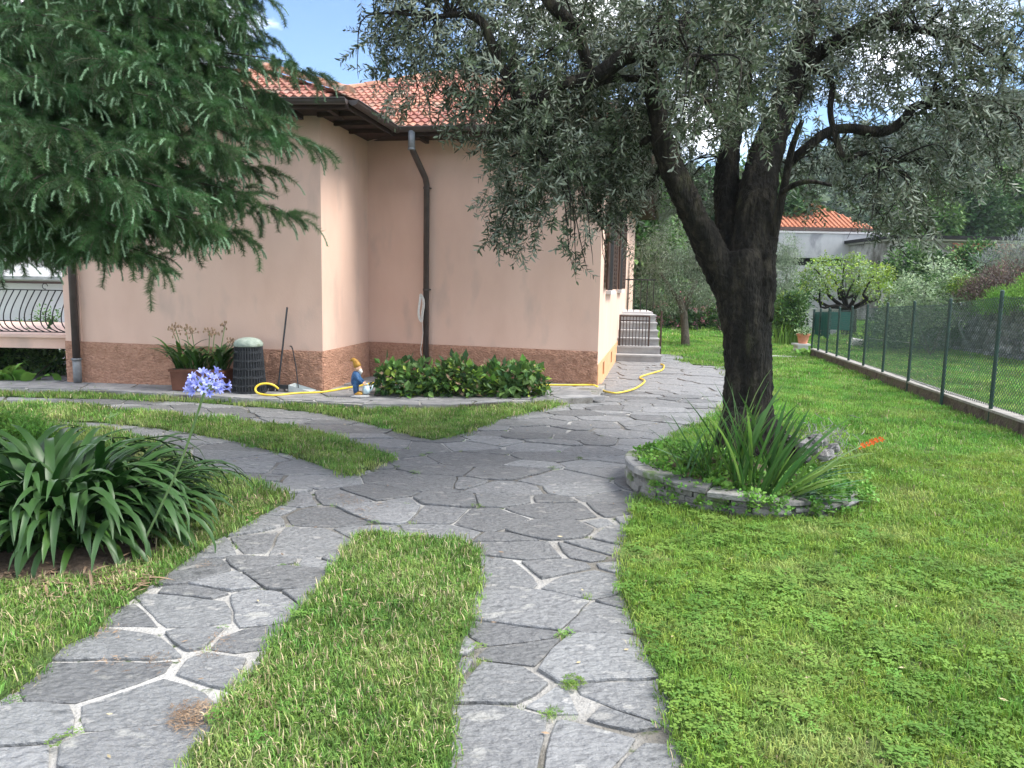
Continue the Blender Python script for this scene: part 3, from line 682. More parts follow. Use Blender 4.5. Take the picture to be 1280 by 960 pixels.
for i in range(13):
    u = i / 12; pr.append(((-.17 * math.sin(min(1, (1 - u) * 1.5) * math.pi) ** 1 if u > .33 else -.17 * math.sin(math.pi * (1 - .0) * 0) - .17 * math.sin(u / .33 * math.pi / 2 + 0)), z0_ + hh * u))
pr = [(-.16 * math.sin(math.pi * min(1, (u / 12) * 1.0) ** .62), z0_ + hh * u / 12) for u in range(13)]
b.tube([Vector((0, x, z)) for x, z in pr], .0085, 5)
bme = b.build('baluster', M['iron'], mesh_only=True)
for k in range(32):
    place('baluster', bme, bal, (bx1 - .06 - k * .1, yb + .05, 0), rot=(0, 0, R_(-38 if k % 3 else -20)))
for k in (3, 11, 19):
    b = MB(); x = bx1 - .06 - k * .1 - .05
    b.tube([Vector((x + .04 * math.cos(a) , yb + .05, zr2 + .055 + .04 * math.sin(a))) for a in np.linspace(0, 5, 10)], .006, 4); b.build('scroll', M['iron'], bal)
# ================================================================== small things by the wall
def on_px(px, py, z): return P(px, py, z)
# plant trough
tp = P(253, 488, .1)
tr_ = thing('plant_trough', tp, 'brown trough of strap-leaved plants with dried flower heads by the wall', 'planter')
ang = math.atan2(dF.y, dF.x)
b = MB(); b.box((tp.x, tp.y, .235), (.70, .27, .25), ang, taper=1.06); b.box((tp.x, tp.y, .375), (.77, .32, .03), ang); b.build('trough', M['terra'], tr_)
b = MB(); b.box((tp.x, tp.y, .392), (.68, .24, .01), ang); b.build('soil', M['soil'], tr_)
def strap(length, width, rise, droop, seg=8, fold=.25, tipw=.0):
    b = MB(); vs = []; x = z = 0.; a = rise; st = length / seg
    for i in range(seg + 1):
        t = i / seg; wd = width * (min(1, .55 + t * 1.6) if t < .3 else 1) * (1 - max(0, (t - .55) / .45) ** 2.2 * (1 - tipw)) / 2 + .001
        nx, nz = -math.sin(a), math.cos(a)
        vs += [(x + nx * fold * wd, -wd, z + nz * fold * wd), (x, 0, z), (x + nx * fold * wd, wd, z + nz * fold * wd)]
        x += math.cos(a) * st; z += math.sin(a) * st; a -= droop / seg * (.5 + t * 1.1)
    fs = []
    for i in range(seg):
        for j in range(2): k = i * 3 + j; fs.append((k, k + 3, k + 4, k + 1)[::-1])
    b.add(vs, fs); return b
pot_leaves = [strap(random.uniform(.40, .60), .046, R_(random.uniform(58, 84)), R_(random.uniform(70, 120))).build('leaf', M['agap'] if i % 3 else M['agap_l'], mesh_only=True, smooth=True) for i in range(8)]
for k in range(95):
    u = random.uniform(-.33, .33); p = tp + dF * u + n1 * random.uniform(-.1, .1)
    az = random.uniform(0, 6.28) if random.random() < .6 else (0 if u > 0 else math.pi) + random.uniform(-.8, .8)
    place('leaf', random.choice(pot_leaves), tr_, (p.x, p.y, .39), (0, 0, az), random.uniform(.75, 1.1))
for k, (px, py) in enumerate(((219, 410), (232, 412), (240, 417), (262, 414), (268, 418), (281, 408), (288, 428), (217, 416))):
    tipp = PY(px, py, tp.y + random.uniform(-.1, .15)); s0 = tp + dF * ((px - 252) / 960 * 7) + Vector((0, 0, .29))
    b = MB(); b.tube([s0, s0.lerp(tipp, .6) + Vector((.01, 0, .03)), tipp], [.007, .006, .005], 5); s_ = b.build('flower_stalk', M['stem'], tr_)
    b = MB()
    for j in range(9):
        d = Vector((random.gauss(0, 1), random.gauss(0, 1), random.gauss(.5, .7))).normalized() * random.uniform(.05, .09)
        b.tube([tipp, tipp + d], .003, 3); b.ball(tipp + d, (.012, .012, .02), 6)
    b.build('seed_head', M['seed'], s_)
# bin
bp = P(312, 490, .1)
bn = thing('compost_bin', bp, 'black slatted plastic compost bin with a faded grey-green domed lid', 'bin')
b = MB(); b.lathe(bp, [(.195, 0), (.195, .02), (.155, .60), (.15, .62)], 28); b.build('liner', M['plastic'], bn)
b = MB()
for z, r in ((.0, .222), (.09, .214), (.20, .207), (.31, .199), (.42, .19), (.53, .181), (.61, .175)):
    b.lathe(bp + Vector((0, 0, z)), [(r - .02, 0), (r, 0), (r - .001, .028), (r - .02, .028)], 32)
b.build('hoop', M['plastic'], bn)
ribm = []
for k in range(34):
    a = 2 * math.pi * k / 34; d = Vector((math.cos(a), math.sin(a), 0)); b = MB()
    b.tube([bp + d * .214 + Vector((0, 0, .0)), bp + d * .172 + Vector((0, 0, .63))], .0085, 4); b.build('slat', M['plastic'], bn)
b = MB(); b.lathe(bp + Vector((0, 0, .63)), [(.185, -.015), (.19, 0), (.186, .03), (.165, .06), (.12, .085), (.06, .10), (.002, .105)], 28); b.build('lid', M['lid'], bn, smooth=True)
# broom and dustpan
br = P(348, 489, .1)
bo = thing('broom', br, 'dark long-handled broom leaning on the wall right of the compost bin', 'broom')
tpz = PY(359, 384, br.y + .16); b = MB(); b.tube([br + Vector((0, 0, .07)), tpz], .0125, 8); b.build('handle', M['plastic'], bo)
b = MB(); b.box((br.x - .0, br.y, .165), (.34, .07, .05), ang, taper=.9); b.build('head', M['plastic'], bo)
b = MB()
for i in range(60):
    u = random.uniform(-.16, .16); v = random.uniform(-.025, .025); p = br + dF * u + n1 * v; b.tube([(p.x, p.y, .142), (p.x + u * .08, p.y + v * .4, .103)], .004, 3)
tag(b.build('bristles', M['gutter'], bo), kind='stuff')
dpn = P(376, 489.5, .1)
do = thing('dustpan', dpn, 'pale grey dustpan with a thin hooked upright handle beside the broom', 'dustpan')
b = MB(); c = dpn + dF * .02
b.box((c.x, c.y, .112), (.30, .22, .012), ang); b.box((c.x - dF.x * .14, c.y - dF.y * .14, .155), (.02, .22, .09), ang)
for s_ in (-1, 1):
    q = c + n1 * .105 * s_; b.add([(q.x - dF.x * .15, q.y - dF.y * .15, .118), (q.x + dF.x * .15, q.y + dF.y * .15, .118), (q.x - dF.x * .15, q.y - dF.y * .15, .20),
          (q.x - dF.x * .15 - n1.x * .012, q.y - .012 * n1.y - dF.y * .15, .118), (q.x + dF.x * .15 - n1.x * .012, q.y + dF.y * .15, .118), (q.x - dF.x * .15 - n1.x * .012, q.y - dF.y * .15, .20)], [(0, 1, 2), (5, 4, 3), (1, 4, 5, 2)])
b.build('pan', M['pgrey'], do)
ht = PY(366, 437, dpn.y + .12); hb = Vector((c.x - dF.x * .13 + .07, c.y + .03, .13))
b = MB(); b.tube([hb, hb.lerp(ht, .55) + Vector((.01, 0, 0)), ht, ht + Vector((-.015, 0, .04)), ht + Vector((-.04, 0, .05))], .008, 6); b.build('handle', M['plastic'], do)
# garden gnome
gn_ = P(447, 496, .1)
go_ = thing('garden_gnome', gn_, 'small painted garden gnome in blue coat and ochre cap holding a watering can', 'garden gnome')
S = .80; gv = lambda x, y, z: gn_ + Vector((x * S, y * S, z * S))
b = MB(); b.lathe(gn_ + Vector((.03, 0, 0)), [(.13, 0), (.135, .012), (.115, .03), (.09, .034)], 14, sy=.75); b.build('base', M['concrete'], go_)
b = MB()
for s_ in (-1, 1):
    b.tube([gv(-.03, .05 * s_, .05), gv(.03, .052 * s_, .055), gv(.085, .055 * s_, .05)], [.035 * S, .036 * S, .026 * S], 10); 
b.build('boot', M['ochre'], go_, smooth=True)
b = MB()
for s_ in (-1, 1): b.tube([gv(-.02, .045 * s_, .06), gv(-.03, .045 * s_, .16), gv(-.02, .03 * s_, .27)], [.035 * S, .04 * S, .06 * S], 10)
b.lathe(gv(-.02, 0, .20), [(.075 * S, 0), (.088 * S, .05 * S), (.078 * S, .13 * S), (.062 * S, .19 * S), (.035 * S, .225 * S)], 16, sy=1.05)
for s_ in (-1, 1): b.tube([gv(-.02, .07 * s_, .385), gv(.02, .085 * s_, .30), gv(.09, .06 * s_, .235)], [.034 * S, .03 * S, .024 * S], 10)
b.build('body', M['blue'], go_, smooth=True)
b = MB(); b.ball(gv(.005, 0, .47), (.055 * S, .052 * S, .06 * S), 14); b.ball(gv(.06, 0, .465), .014 * S, 8)
for s_ in (-1, 1):
    b.ball(gv(.0, .054 * s_, .465), (.012 * S, .01 * S, .016 * S), 6)
    b.tube([gv(.085, .06 * s_, .237), gv(.115, .045 * s_, .225)], [.02 * S, .018 * S], 8)
    for k in range(4): b.tube([gv(.11, (.032 + .009 * k) * s_, .225), gv(.13, (.03 + .008 * k) * s_, .205), gv(.125, (.028 + .008 * k) * s_, .19)], .0055 * S, 5)
    b.tube([gv(.1, .05 * s_, .24), gv(.115, .03 * s_, .245), gv(.13, .02 * s_, .24)], .006 * S, 5)
hd = b.build('head', M['skin'], go_, smooth=True)
b = MB(); b.tube([gv(.03, 0, .445), gv(.055, 0, .41), gv(.05, 0, .36)], [.04 * S, .034 * S, .008 * S], 10); b.build('beard', M['white'], go_, smooth=True)
b = MB()
for s_ in (-1, 1): b.ball(gv(.048, .021 * s_, .487), .007 * S, 6)
b.tube([gv(.054, -.012, .447), gv(.06, 0, .444), gv(.054, .012, .447)], .003 * S, 4); b.build('eyes', M['black'], hd)
b = MB(); b.tube([gv(.005, 0, .495), gv(-.01, 0, .53), gv(-.035, 0, .58), gv(-.07, 0, .615), gv(-.095, 0, .61), gv(-.105, 0, .58)], [.064 * S, .06 * S, .045 * S, .03 * S, .02 * S, .01 * S], 12); b.build('cap', M['ochre'], go_, smooth=True)
b = MB(); b.lathe(gv(.14, 0, .06), [(.06 * S, 0), (.062 * S, .06 * S), (.05 * S, .12 * S), (.045 * S, .12 * S)], 14); b.tube([gv(.19, 0, .09), gv(.23, 0, .13), gv(.25, 0, .20)], [.014 * S, .012 * S, .009 * S], 8)
b.tube([gv(.10, 0, .17), gv(.115, 0, .225), gv(.155, 0, .225), gv(.18, 0, .17)], .008 * S, 6); b.build('watering_can', M['lblue'], go_, smooth=True)
# white cable on the downpipe
cb = vcol(pb, 0) + n3 * .06 + (-e3[1]) * .05
cbo = thing('cable_bundle', vcol(cb, zat(pb, 385)), 'coiled white cable hanging from the downpipe in the recess', 'cable')
zc0, zc1 = zat(pb, 404), zat(pb, 366)
for i in range(6):
    b = MB(); cx = random.uniform(-.015, .015); rr = .035 + random.uniform(-.012, .014); zm = (zc0 + zc1) / 2; hh = (zc1 - zc0) / 2 * random.uniform(.75, 1)
    b.tube([Vector((cb.x + cx + rr * math.cos(a) + .01 * math.sin(3 * a), cb.y - .01 * i * .6, zm + hh * math.sin(a))) for a in np.linspace(0, 6.28, 18)], .008, 5); b.build('loop', M['white'], cbo)
b = MB(); b.tube([vcol(cb, zc0 + .05) + Vector((0, 0, 0)), vcol(cb + Vector((.02, 0, 0)), zc0 - .15), vcol(cb + Vector((-.015, 0, 0)), zc0 - .4), vcol(cb + Vector((.02, 0, 0)), .12)], .005, 5); b.build('lead', M['white'], cbo)
# yellow hose
def catmull(pts, k=8):
    o = []; n = len(pts)
    for i in range(n - 1):
        p0, p1, p2, p3 = pts[max(i - 1, 0)], pts[i], pts[i + 1], pts[min(i + 2, n - 1)]
        for j in range(k):
            t = j / k; o.append(.5 * ((2 * p1) + (p2 - p0) * t + (2 * p0 - 5 * p1 + 4 * p2 - p3) * t * t + (3 * p1 - p0 - 3 * p2 + p3) * t ** 3))
    o.append(pts[-1]); return o
hz = .112
hY = P(345, 494, hz).y
hp = [PY(x, y, hY + d_) for x, y, d_ in ((348, 486, .14), (342, 481.5, .11), (334, 479.5, .08), (325, 480.5, .05), (319.5, 485, .02), (320.5, 490, 0), (328, 493, 0))] + [P(x, y, hz) for x, y in ((345, 494), (370, 491.5), (403, 490), (430, 485.5), (450, 482), (470, 478.5), (500, 479), (540, 480), (600, 480.5), (660, 481), (700, 481.3), (735, 481.2), (744, 482))] + \
     [P(x, y, .035) for x, y in ((752, 487), (760, 490), (772, 491), (790, 487), (800, 482), (806, 476), (800, 472), (806, 469), (820, 465), (828, 462), (830, 457), (826, 455))]
b = MB(); b.tube(catmull(hp), .014, 8); tag(b.build('garden_hose', M['yellow'], org=hp[0], smooth=True), 'yellow garden hose trailing along the house base and onto the path', 'hose')
# ================================================================== RAISED STONE BED under the olive
ctr = Vector((1.83, 6.02)); RB = .89
bed = thing('stone_bed_edging', (ctr.x, ctr.y, 0), 'low curved dry stone wall ringing the bed of the big olive tree', 'stone edging')
def ring_top(a):                                  # full height on the path side, sinking into the lawn on the right
    t = (math.cos(a) + 1) / 2                       # 0 left .. 1 right
    return .24 - .185 * t ** 1.1
for c_ in range(5):
    a = R_(80) + random.random() * .1
    while a < R_(352):
        ht_ = ring_top(a); da = random.uniform(.13, .34) if c_ < 4 else random.uniform(.26, .5); z0 = ht_ * c_ / 5 - .01; z1 = ht_ * (c_ + 1) / 5 - .004 + random.uniform(-.004, .003)
        if z1 > .02:
            jr = random.uniform(-.018, .014) + (.025 if c_ == 4 else 0); n_ = 4; b = MB(); vs = []
            th = .2 if c_ == 4 else .15
            for zz, ch in ((z0, .006), (z0 + .006, 0), (z1 - .008, 0), (z1, .012)):
                for i in range(n_ + 1):
                    aa = a + (da - .012) * i / n_ + (ch * .5 if i == 0 else (-ch * .5 if i == n_ else 0)); rr = RB + jr - ch + .018 * noise.noise(Vector((aa * 7, c_ * 3, zz * 14)))
                    vs.append((ctr.x + rr * math.cos(aa), ctr.y + rr * math.sin(aa), zz))
                for i in range(n_, -1, -1):
                    aa = a + (da - .012) * i / n_; rr = RB + jr - th + ch
                    vs.append((ctr.x + rr * math.cos(aa), ctr.y + rr * math.sin(aa), zz))
            k = 2 * n_ + 2; fs = []
            for q in range(3):
                for i in range(k): fs.append((q * k + i, q * k + (i + 1) % k, (q + 1) * k + (i + 1) % k, (q + 1) * k + i))
            fs.append(tuple(range(3 * k, 4 * k))); b.add(vs, fs); b.build('stone', M['slab'] if (c_ == 4 and random.random() < .25) else M['stone_small'], bed)
        a += da
sb = MB(); vs = [(ctr.x, ctr.y, .25)]; n_ = 40
for rr, zf in ((.5, .02), (.93, -.035)):
    for i in range(n_):
        a = 2 * math.pi * i / n_; vs.append((ctr.x + rr * RB * math.cos(a), ctr.y + rr * RB * math.sin(a), max(ring_top(a), .1) + zf))
fs = [(0, 1 + i, 1 + (i + 1) % n_) for i in range(n_)] + [(1 + i, 1 + n_ + i, 1 + n_ + (i + 1) % n_, 1 + (i + 1) % n_) for i in range(n_)]
sb.add(vs, fs); tag(sb.build('soil', M['soil'], smooth=True), kind='structure')
def bedz(x, y):
    d = Vector((x - ctr.x, y - ctr.y)); a = math.atan2(d.y, d.x); t = max(ring_top(a), .1); r = d.length / RB
    return (t + .02) * max(0, 1 - (r - .5) / .43 * .0) if r < .5 else (t + .02 - .055 * (r - .5) / .43)
# ================================================================== leaf clump sources
def leaf_clump(mat_, ln, wd, R, n, droop=0., flat=1., up=0.):
    b = MB()
    for _ in range(n):
        d = Vector((random.gauss(0, 1), random.gauss(0, 1), random.gauss(0, 1))).normalized(); p = d * R * random.random() ** .5; p.z *= flat
        dr = (d + Vector((random.gauss(0, .5), random.gauss(0, .5), random.gauss(0, .4) - droop + up))).normalized()
        s = dr.cross(Vector((random.gauss(0, .3), random.gauss(0, .3), 1))).normalized(); u = s.cross(dr); l = ln * random.uniform(.7, 1.2); w_ = wd * random.uniform(.8, 1.15)
        q = p + dr * l; mid = p + dr * l * .45 + u * l * .06
        b.add([p, mid + s * w_ / 2, q - u * l * .05, mid - s * w_ / 2], [(0, 1, 2, 3)])
    return source('leaf_clump', b, mat_)
_cl = {}
def clump(mk, ln, wd, R, n, **k):
    key = (mk, ln, wd, R, n, tuple(k.items()))
    if key not in _cl: _cl[key] = [leaf_clump(M[mk], ln, wd, R, n, **k) for _ in range(3)]
    return _cl[key]
def blob_points(blobs, total, shell=.55):
    """blobs: (center, (rx,ry,rz), weight)"""
    wts = np.array([b[2] * (b[1][0] * b[1][1] * b[1][2]) ** .66 for b in blobs]); wts /= wts.sum(); o = []
    for (c, r, _), wgt in zip(blobs, wts):
        for _ in range(int(total * wgt + .5)):
            d = Vector((random.gauss(0, 1), random.gauss(0, 1), random.gauss(0, 1))).normalized(); t = random.random() ** (1 / 3) if random.random() > shell else random.uniform(.82, 1.05)
            t *= 1 + .22 * noise.noise(Vector((d.x * 2.2 + c[0], d.y * 2.2 + c[1], d.z * 2.2)))
            o.append(Vector((c[0] + d.x * r[0] * t, c[1] + d.y * r[1] * t, c[2] + d.z * r[2] * t)))
    return o
def pblob(px, py, rx, ry, Y, ryd=None, wt=1.):
    c = PY(px, py, Y); s = Y / 960; return (c, (rx * s, (ryd if ryd is not None else rx * s * .8), ry * s), wt)
def crown(parent, blobs, srcs, n, scale=(.8, 1.25), name='crown', shell=.6):
    pts = [p for p in blob_points(blobs, n, shell) if p.z > .02]
    return tag(scatter(name, srcs, pts, [(random.uniform(-.5, .5), random.uniform(-.5, .5), random.uniform(0, 6.3)) for _ in pts], [random.uniform(*scale) for _ in pts], [random.randrange(len(srcs)) for _ in pts], parent), kind='stuff')
def shrub(name, label, cat, base, blobs, srcs, n, group=None, trunk=None, scale=(.8, 1.25), extra=None, bark='bark2', part='foliage'):
    t = thing(name, base, label, cat, group)
    if trunk:
        for i, (pts, rr) in enumerate(trunk):
            b = MB(); b.tube(pts, rr, 9, rough=.25); b.build('trunk' if i == 0 else 'branch', M[bark], t, smooth=True)
    else:
        for i in range(4):
            b = MB(); c = random.choice(blobs)[0]; b.tube([Vector(base) + Vector((random.uniform(-.05, .05), random.uniform(-.05, .05), 0)), Vector(base).lerp(c, .5) + Vector((random.uniform(-.05, .05), 0, .05)), c], [.014, .01, .006], 5); b.build('stem', M['bark2'], t)
    crown(t, blobs, srcs, n, scale, part)
    for (srcs2, n2, nm) in (extra or ()): crown(t, blobs, srcs2, n2, scale, nm, shell=1.)
    return t
# ================================================================== BIG OLIVE
ob = PY(937, 545, 6.8)
olive = thing('olive_tree', (ob.x, ob.y, .2), 'large old olive tree with dark forked trunk rising from the round stone bed', 'tree')
def limb(pts, k=5):
    P3 = [PY(a, b_, Y) for a, b_, Y, r in pts]; rr = [r / 960 * Y * (.70 if (pts[0][0] == 920 or pts[0][0] == 990) else .84) for a, b_, Y, r in pts]
    c = catmull(P3, k); rad = []
    for i in range(len(pts) - 1):
        for j in range(k): rad.append(rr[i] + (rr[i + 1] - rr[i]) * j / k)
    rad.append(rr[-1]); return c, rad
LIMBS = [
 [(940, 585, 6.8, 62), (938, 548, 6.8, 47), (937, 510, 6.8, 36), (936, 465, 6.8, 32.5), (934, 425, 6.8, 34), (930, 385, 6.8, 37), (926, 345, 6.8, 38), (924, 315, 6.8, 32)],
 [(920, 375, 6.8, 28), (898, 330, 6.75, 26), (874, 283, 6.65, 23), (853, 240, 6.55, 21), (836, 200, 6.5, 18.5), (826, 160, 6.4, 16), (817, 118, 6.4, 14), (812, 75, 6.3, 12), (828, 30, 6.2, 10), (845, -30, 6.1, 8)],
 [(932, 350, 6.8, 32), (940, 290, 6.85, 28), (947, 238, 6.9, 26), (958, 192, 7, 23), (973, 150, 7.1, 20), (990, 105, 7.2, 17), (1003, 60, 7.3, 14), (1015, 10, 7.4, 11), (1020, -50, 7.5, 9)],
 [(918, 345, 6.9, 24), (913, 285, 7.0, 21), (909, 230, 7.1, 17), (915, 170, 7.2, 13), (930, 100, 7.3, 10), (930, 30, 7.4, 8)],
 [(955, 400, 6.72, 14), (957, 350, 6.7, 15), (960, 318, 6.7, 11), (966, 295, 6.7, 7)],
 [(948, 530, 6.7, 18), (968, 556, 6.6, 12), (990, 570, 6.5, 8), (1010, 586, 6.45, 5)], [(950, 520, 6.8, 14), (978, 548, 6.9, 10), (1005, 562, 7.0, 6)],
 [(925, 520, 6.6, 22), (912, 556, 6.4, 15), (905, 585, 6.3, 9)],
]
b = MB()
for l_ in LIMBS:
    c, rad = limb(l_); b.tube(c, rad, 22, rough=.22)
tk = b.build('trunk', M['bark'], olive, smooth=True)
md = tk.modifiers.new('union', 'REMESH'); md.mode = 'VOXEL'; md.voxel_size = .018; md.use_smooth_shade = True
tx = bpy.data.textures.new('bark_relief', 'CLOUDS'); tx.noise_scale = .16; tx.noise_depth = 4
md = tk.modifiers.new('relief', 'DISPLACE'); md.texture = tx; md.strength = .03; md.mid_level = .5; md.texture_coords = 'GLOBAL'
tx2 = bpy.data.textures.new('bark_fine', 'MUSGRAVE'); tx2.noise_scale = .035
md = tk.modifiers.new('fine', 'DISPLACE'); md.texture = tx2; md.strength = .010; md.mid_level = .3; md.texture_coords = 'GLOBAL'
BR = [
 [(862, 20, 6.2, 10), (840, 52, 6.1, 12), (812, 62, 6.1, 12), (780, 70, 6.0, 12), (755, 88, 6.0, 12), (735, 98, 6.0, 11), (700, 107, 5.95, 9), (672, 125, 5.9, 9), (652, 129, 5.9, 9), (640, 108, 5.9, 8), (626, 82, 5.9, 7.5), (613, 52, 5.9, 7), (602, 28, 5.9, 6), (580, 18, 5.9, 5), (540, 22, 5.9, 3)],
 [(670, -30, 5.9, 9), (690, 5, 5.9, 9), (715, 30, 5.95, 8), (728, 60, 6, 8), (738, 95, 6, 7)],
 [(815, 100, 6.3, 6), (770, 98, 6.2, 4.5), (735, 112, 6.1, 4), (705, 145, 6, 3.5), (683, 170, 6, 3), (672, 188, 6, 2)],
 [(966, 300, 6.7, 7), (974, 262, 6.65, 6), (982, 225, 6.6, 5.5), (990, 185, 6.5, 4.5), (1003, 150, 6.4, 3)],
 [(978, 240, 6.6, 4), (995, 230, 6.5, 4), (1015, 227, 6.4, 3), (1040, 232, 6.3, 2)],
 [(985, 205, 7.0, 8), (1010, 183, 6.9, 7), (1035, 165, 6.85, 7), (1062, 160, 6.8, 7), (1088, 163, 6.8, 7), (1110, 162, 6.8, 7), (1130, 148, 6.8, 7), (1145, 132, 6.8, 6), (1185, 132, 6.8, 4.5), (1230, 140, 6.8, 3)],
 [(1000, 70, 7.2, 6), (1030, 92, 7.0, 5), (1041, 105, 6.9, 5), (1038, 140, 6.85, 4.5), (1047, 180, 6.8, 4.5), (1057, 199, 6.8, 5), (1075, 192, 6.8, 4), (1092, 193, 6.8, 3.5), (1100, 210, 6.8, 2.5)],
 [(990, 110, 7.2, 13), (1020, 70, 7.2, 13), (1055, 48, 7.1, 12), (1090, 30, 7.0, 11), (1125, 15, 7, 9), (1160, -20, 7, 8)],
 [(1090, 30, 7.0, 7), (1150, 38, 6.9, 5), (1210, 55, 6.8, 4), (1270, 90, 6.8, 3)],
 [(826, 160, 6.4, 6), (795, 185, 6.6, 5), (765, 200, 6.8, 4), (735, 235, 6.9, 3), (728, 265, 6.9, 2)],
 [(836, 200, 6.5, 5), (815, 225, 6.9, 4), (790, 245, 7.2, 3), (775, 270, 7.3, 2)],
 [(915, 170, 7.2, 7), (880, 120, 6.6, 5), (870, 90, 5.9, 4), (875, 70, 5.4, 3)],
]
for l_ in BR:
    c, rad = limb(l_); b = MB(); b.tube(c, rad, 10, rough=.25); b.build('branch', M['bark'], olive, smooth=True)
def olive_twig(L_, pale=0.):
    b = MB(); pts = []; p = Vector((0, 0, 0)); d = Vector((0, 0, 1))
    n = int(L_ / .023)
    for i in range(n + 1):
        pts.append(p.copy()); p = p + d * L_ / n; d = (d + Vector((random.gauss(0, .06), random.gauss(0, .06), 0))).normalized()
    b.tube(pts[::3] + [pts[-1]], .0016, 3, mi=1, cap=False)
    for i in range(1, n + 1):
        az = (i % 2) * math.pi / 2 + random.uniform(-.4, .4)
        for s_ in (0, math.pi):
            if random.random() < .12: continue
            a = az + s_; side = Vector((math.cos(a), math.sin(a), 0)); dr = (side * random.uniform(.6, 1) + Vector((0, 0, random.uniform(.35, .9)))).normalized()
            l = random.uniform(.048, .078) * (1 if i < n - 3 else .8); w_ = random.uniform(.012, .018); t = dr.cross(Vector((random.gauss(0, .4), random.gauss(0, .4), 1))).normalized(); u = t.cross(dr)
            q = pts[i]; b.add([q, q + dr * l * .35 + t * w_ / 2, q + dr * l * .72 + t * w_ * .38 - u * l * .03, q + dr * l - u * l * .08, q + dr * l * .72 - t * w_ * .38 - u * l * .03, q + dr * l * .35 - t * w_ / 2], [(0, 1, 2, 3), (0, 3, 4, 5)], 2 if random.random() < pale else 0)
    return source('twig_source', b, [M['olive'], M['twig'], M['olive_l']])
otw = [olive_twig(random.uniform(.2, .34), .06) for _ in range(7)] + [olive_twig(.3, .5) for _ in range(2)]
OB = [(560, 30, 105, 60, 6.1, 1), (640, 95, 80, 65, 5.9, 1), (515, 95, 50, 45, 6.2, .8), (470, 50, 30, 35, 6.2, .5), (600, 150, 60, 28, 6.0, .7), (700, 50, 100, 75, 6.3, 1), (665, 200, 66, 66, 6.0, 1.9), (645, 268, 42, 42, 6.0, 1.4), (735, 165, 85, 65, 6.6, 1.8), (750, 235, 62, 42, 6.8, 1.6), (700, 160, 60, 50, 7.2, 1.2),
      (725, 300, 20, 38, 5.9, .7), (770, 290, 20, 40, 6.9, .6), (812, 90, 100, 85, 7.0, 1.2), (815, 205, 75, 55, 7.8, 1.1), (870, 240, 60, 40, 8.2, .7), (890, 40, 110, 70, 5.8, 1), (880, 130, 48, 42, 5.2, .8), (960, 50, 90, 80, 7.6, 1.1), (935, 130, 60, 50, 6.0, .8), (1050, 60, 100, 70, 7.2, .85),
      (1150, 50, 110, 80, 7.0, .75), (1240, 80, 80, 90, 6.8, .85), (1180, 100, 70, 50, 6.6, .5), (1040, 190, 70, 50, 7.1, .6), (1010, 235, 35, 28, 6.9, .35), (1120, 215, 75, 50, 6.9, .9), (1110, 262, 45, 36, 6.5, .6), (1140, 285, 34, 30, 6.5, .8), (1200, 160, 85, 40, 6.8, .7), (1190, 225, 45, 30, 6.6, .6), (1260, 190, 50, 40, 6.7, .6),
      (800, -70, 380, 60, 6.5, .6), (1130, -70, 240, 60, 7, .35), (560, -60, 130, 50, 6.2, .9), (880, 60, 150, 90, 8.4, .6), (740, 100, 120, 90, 7.6, .5), (1150, 130, 130, 110, 8.2, .15)]
blobs = [pblob(a, b_, c_, d_, e_, c_ / 960 * e_ * .75, f_) for a, b_, c_, d_, e_, f_ in OB]
pts = blob_points(blobs, 7000, .3)
brpts = []
for l_ in LIMBS[1:4] + BR: brpts += limb(l_)[0]
rots = []; keep = []
for p in pts:
    out = Vector((p.x - 2.0, p.y - 6.8, 0)); out = out.normalized() if out.length > .1 else Vector((1, 0, 0))
    d = (out * random.uniform(0, .7) + Vector((random.gauss(0, .5), random.gauss(0, .5), random.gauss(-.6, .6)))).normalized()
    if d.z > .3: d.z *= .3
    q = d.to_track_quat('Z', 'Y') @ Euler((0, 0, random.uniform(0, 6.28))).to_quaternion(); rots.append(tuple(q.to_euler())); keep.append(p - d * .12)
tag(scatter('crown', otw, keep, rots, [random.uniform(.75, 1.15) for _ in keep], [random.randrange(7, 9) if random.random() < .25 else random.randrange(7) for _ in keep], olive), kind='stuff')
# branchlets that carry the foliage
for (c, r, _) in blobs:
    nb = sorted(brpts, key=lambda q: (q - c).length)[0]
    for k in range(6):
        e = c + Vector((random.uniform(-.75, .75) * r[0], random.uniform(-.75, .75) * r[1], random.uniform(-.7, .6) * r[2])); m_ = nb.lerp(e, .5) + Vector((random.gauss(0, .08), random.gauss(0, .08), .14))
        b = MB(); b.tube(catmull([nb, m_, e, e + Vector((random.gauss(0, .06), random.gauss(0, .06), -.16))], 5), [.010, .009, .009, .008, .007, .006, .005, .005, .004, .004, .003, .003, .002, .002, .002, .001], 5); b.build('branch', M['bark'], olive)
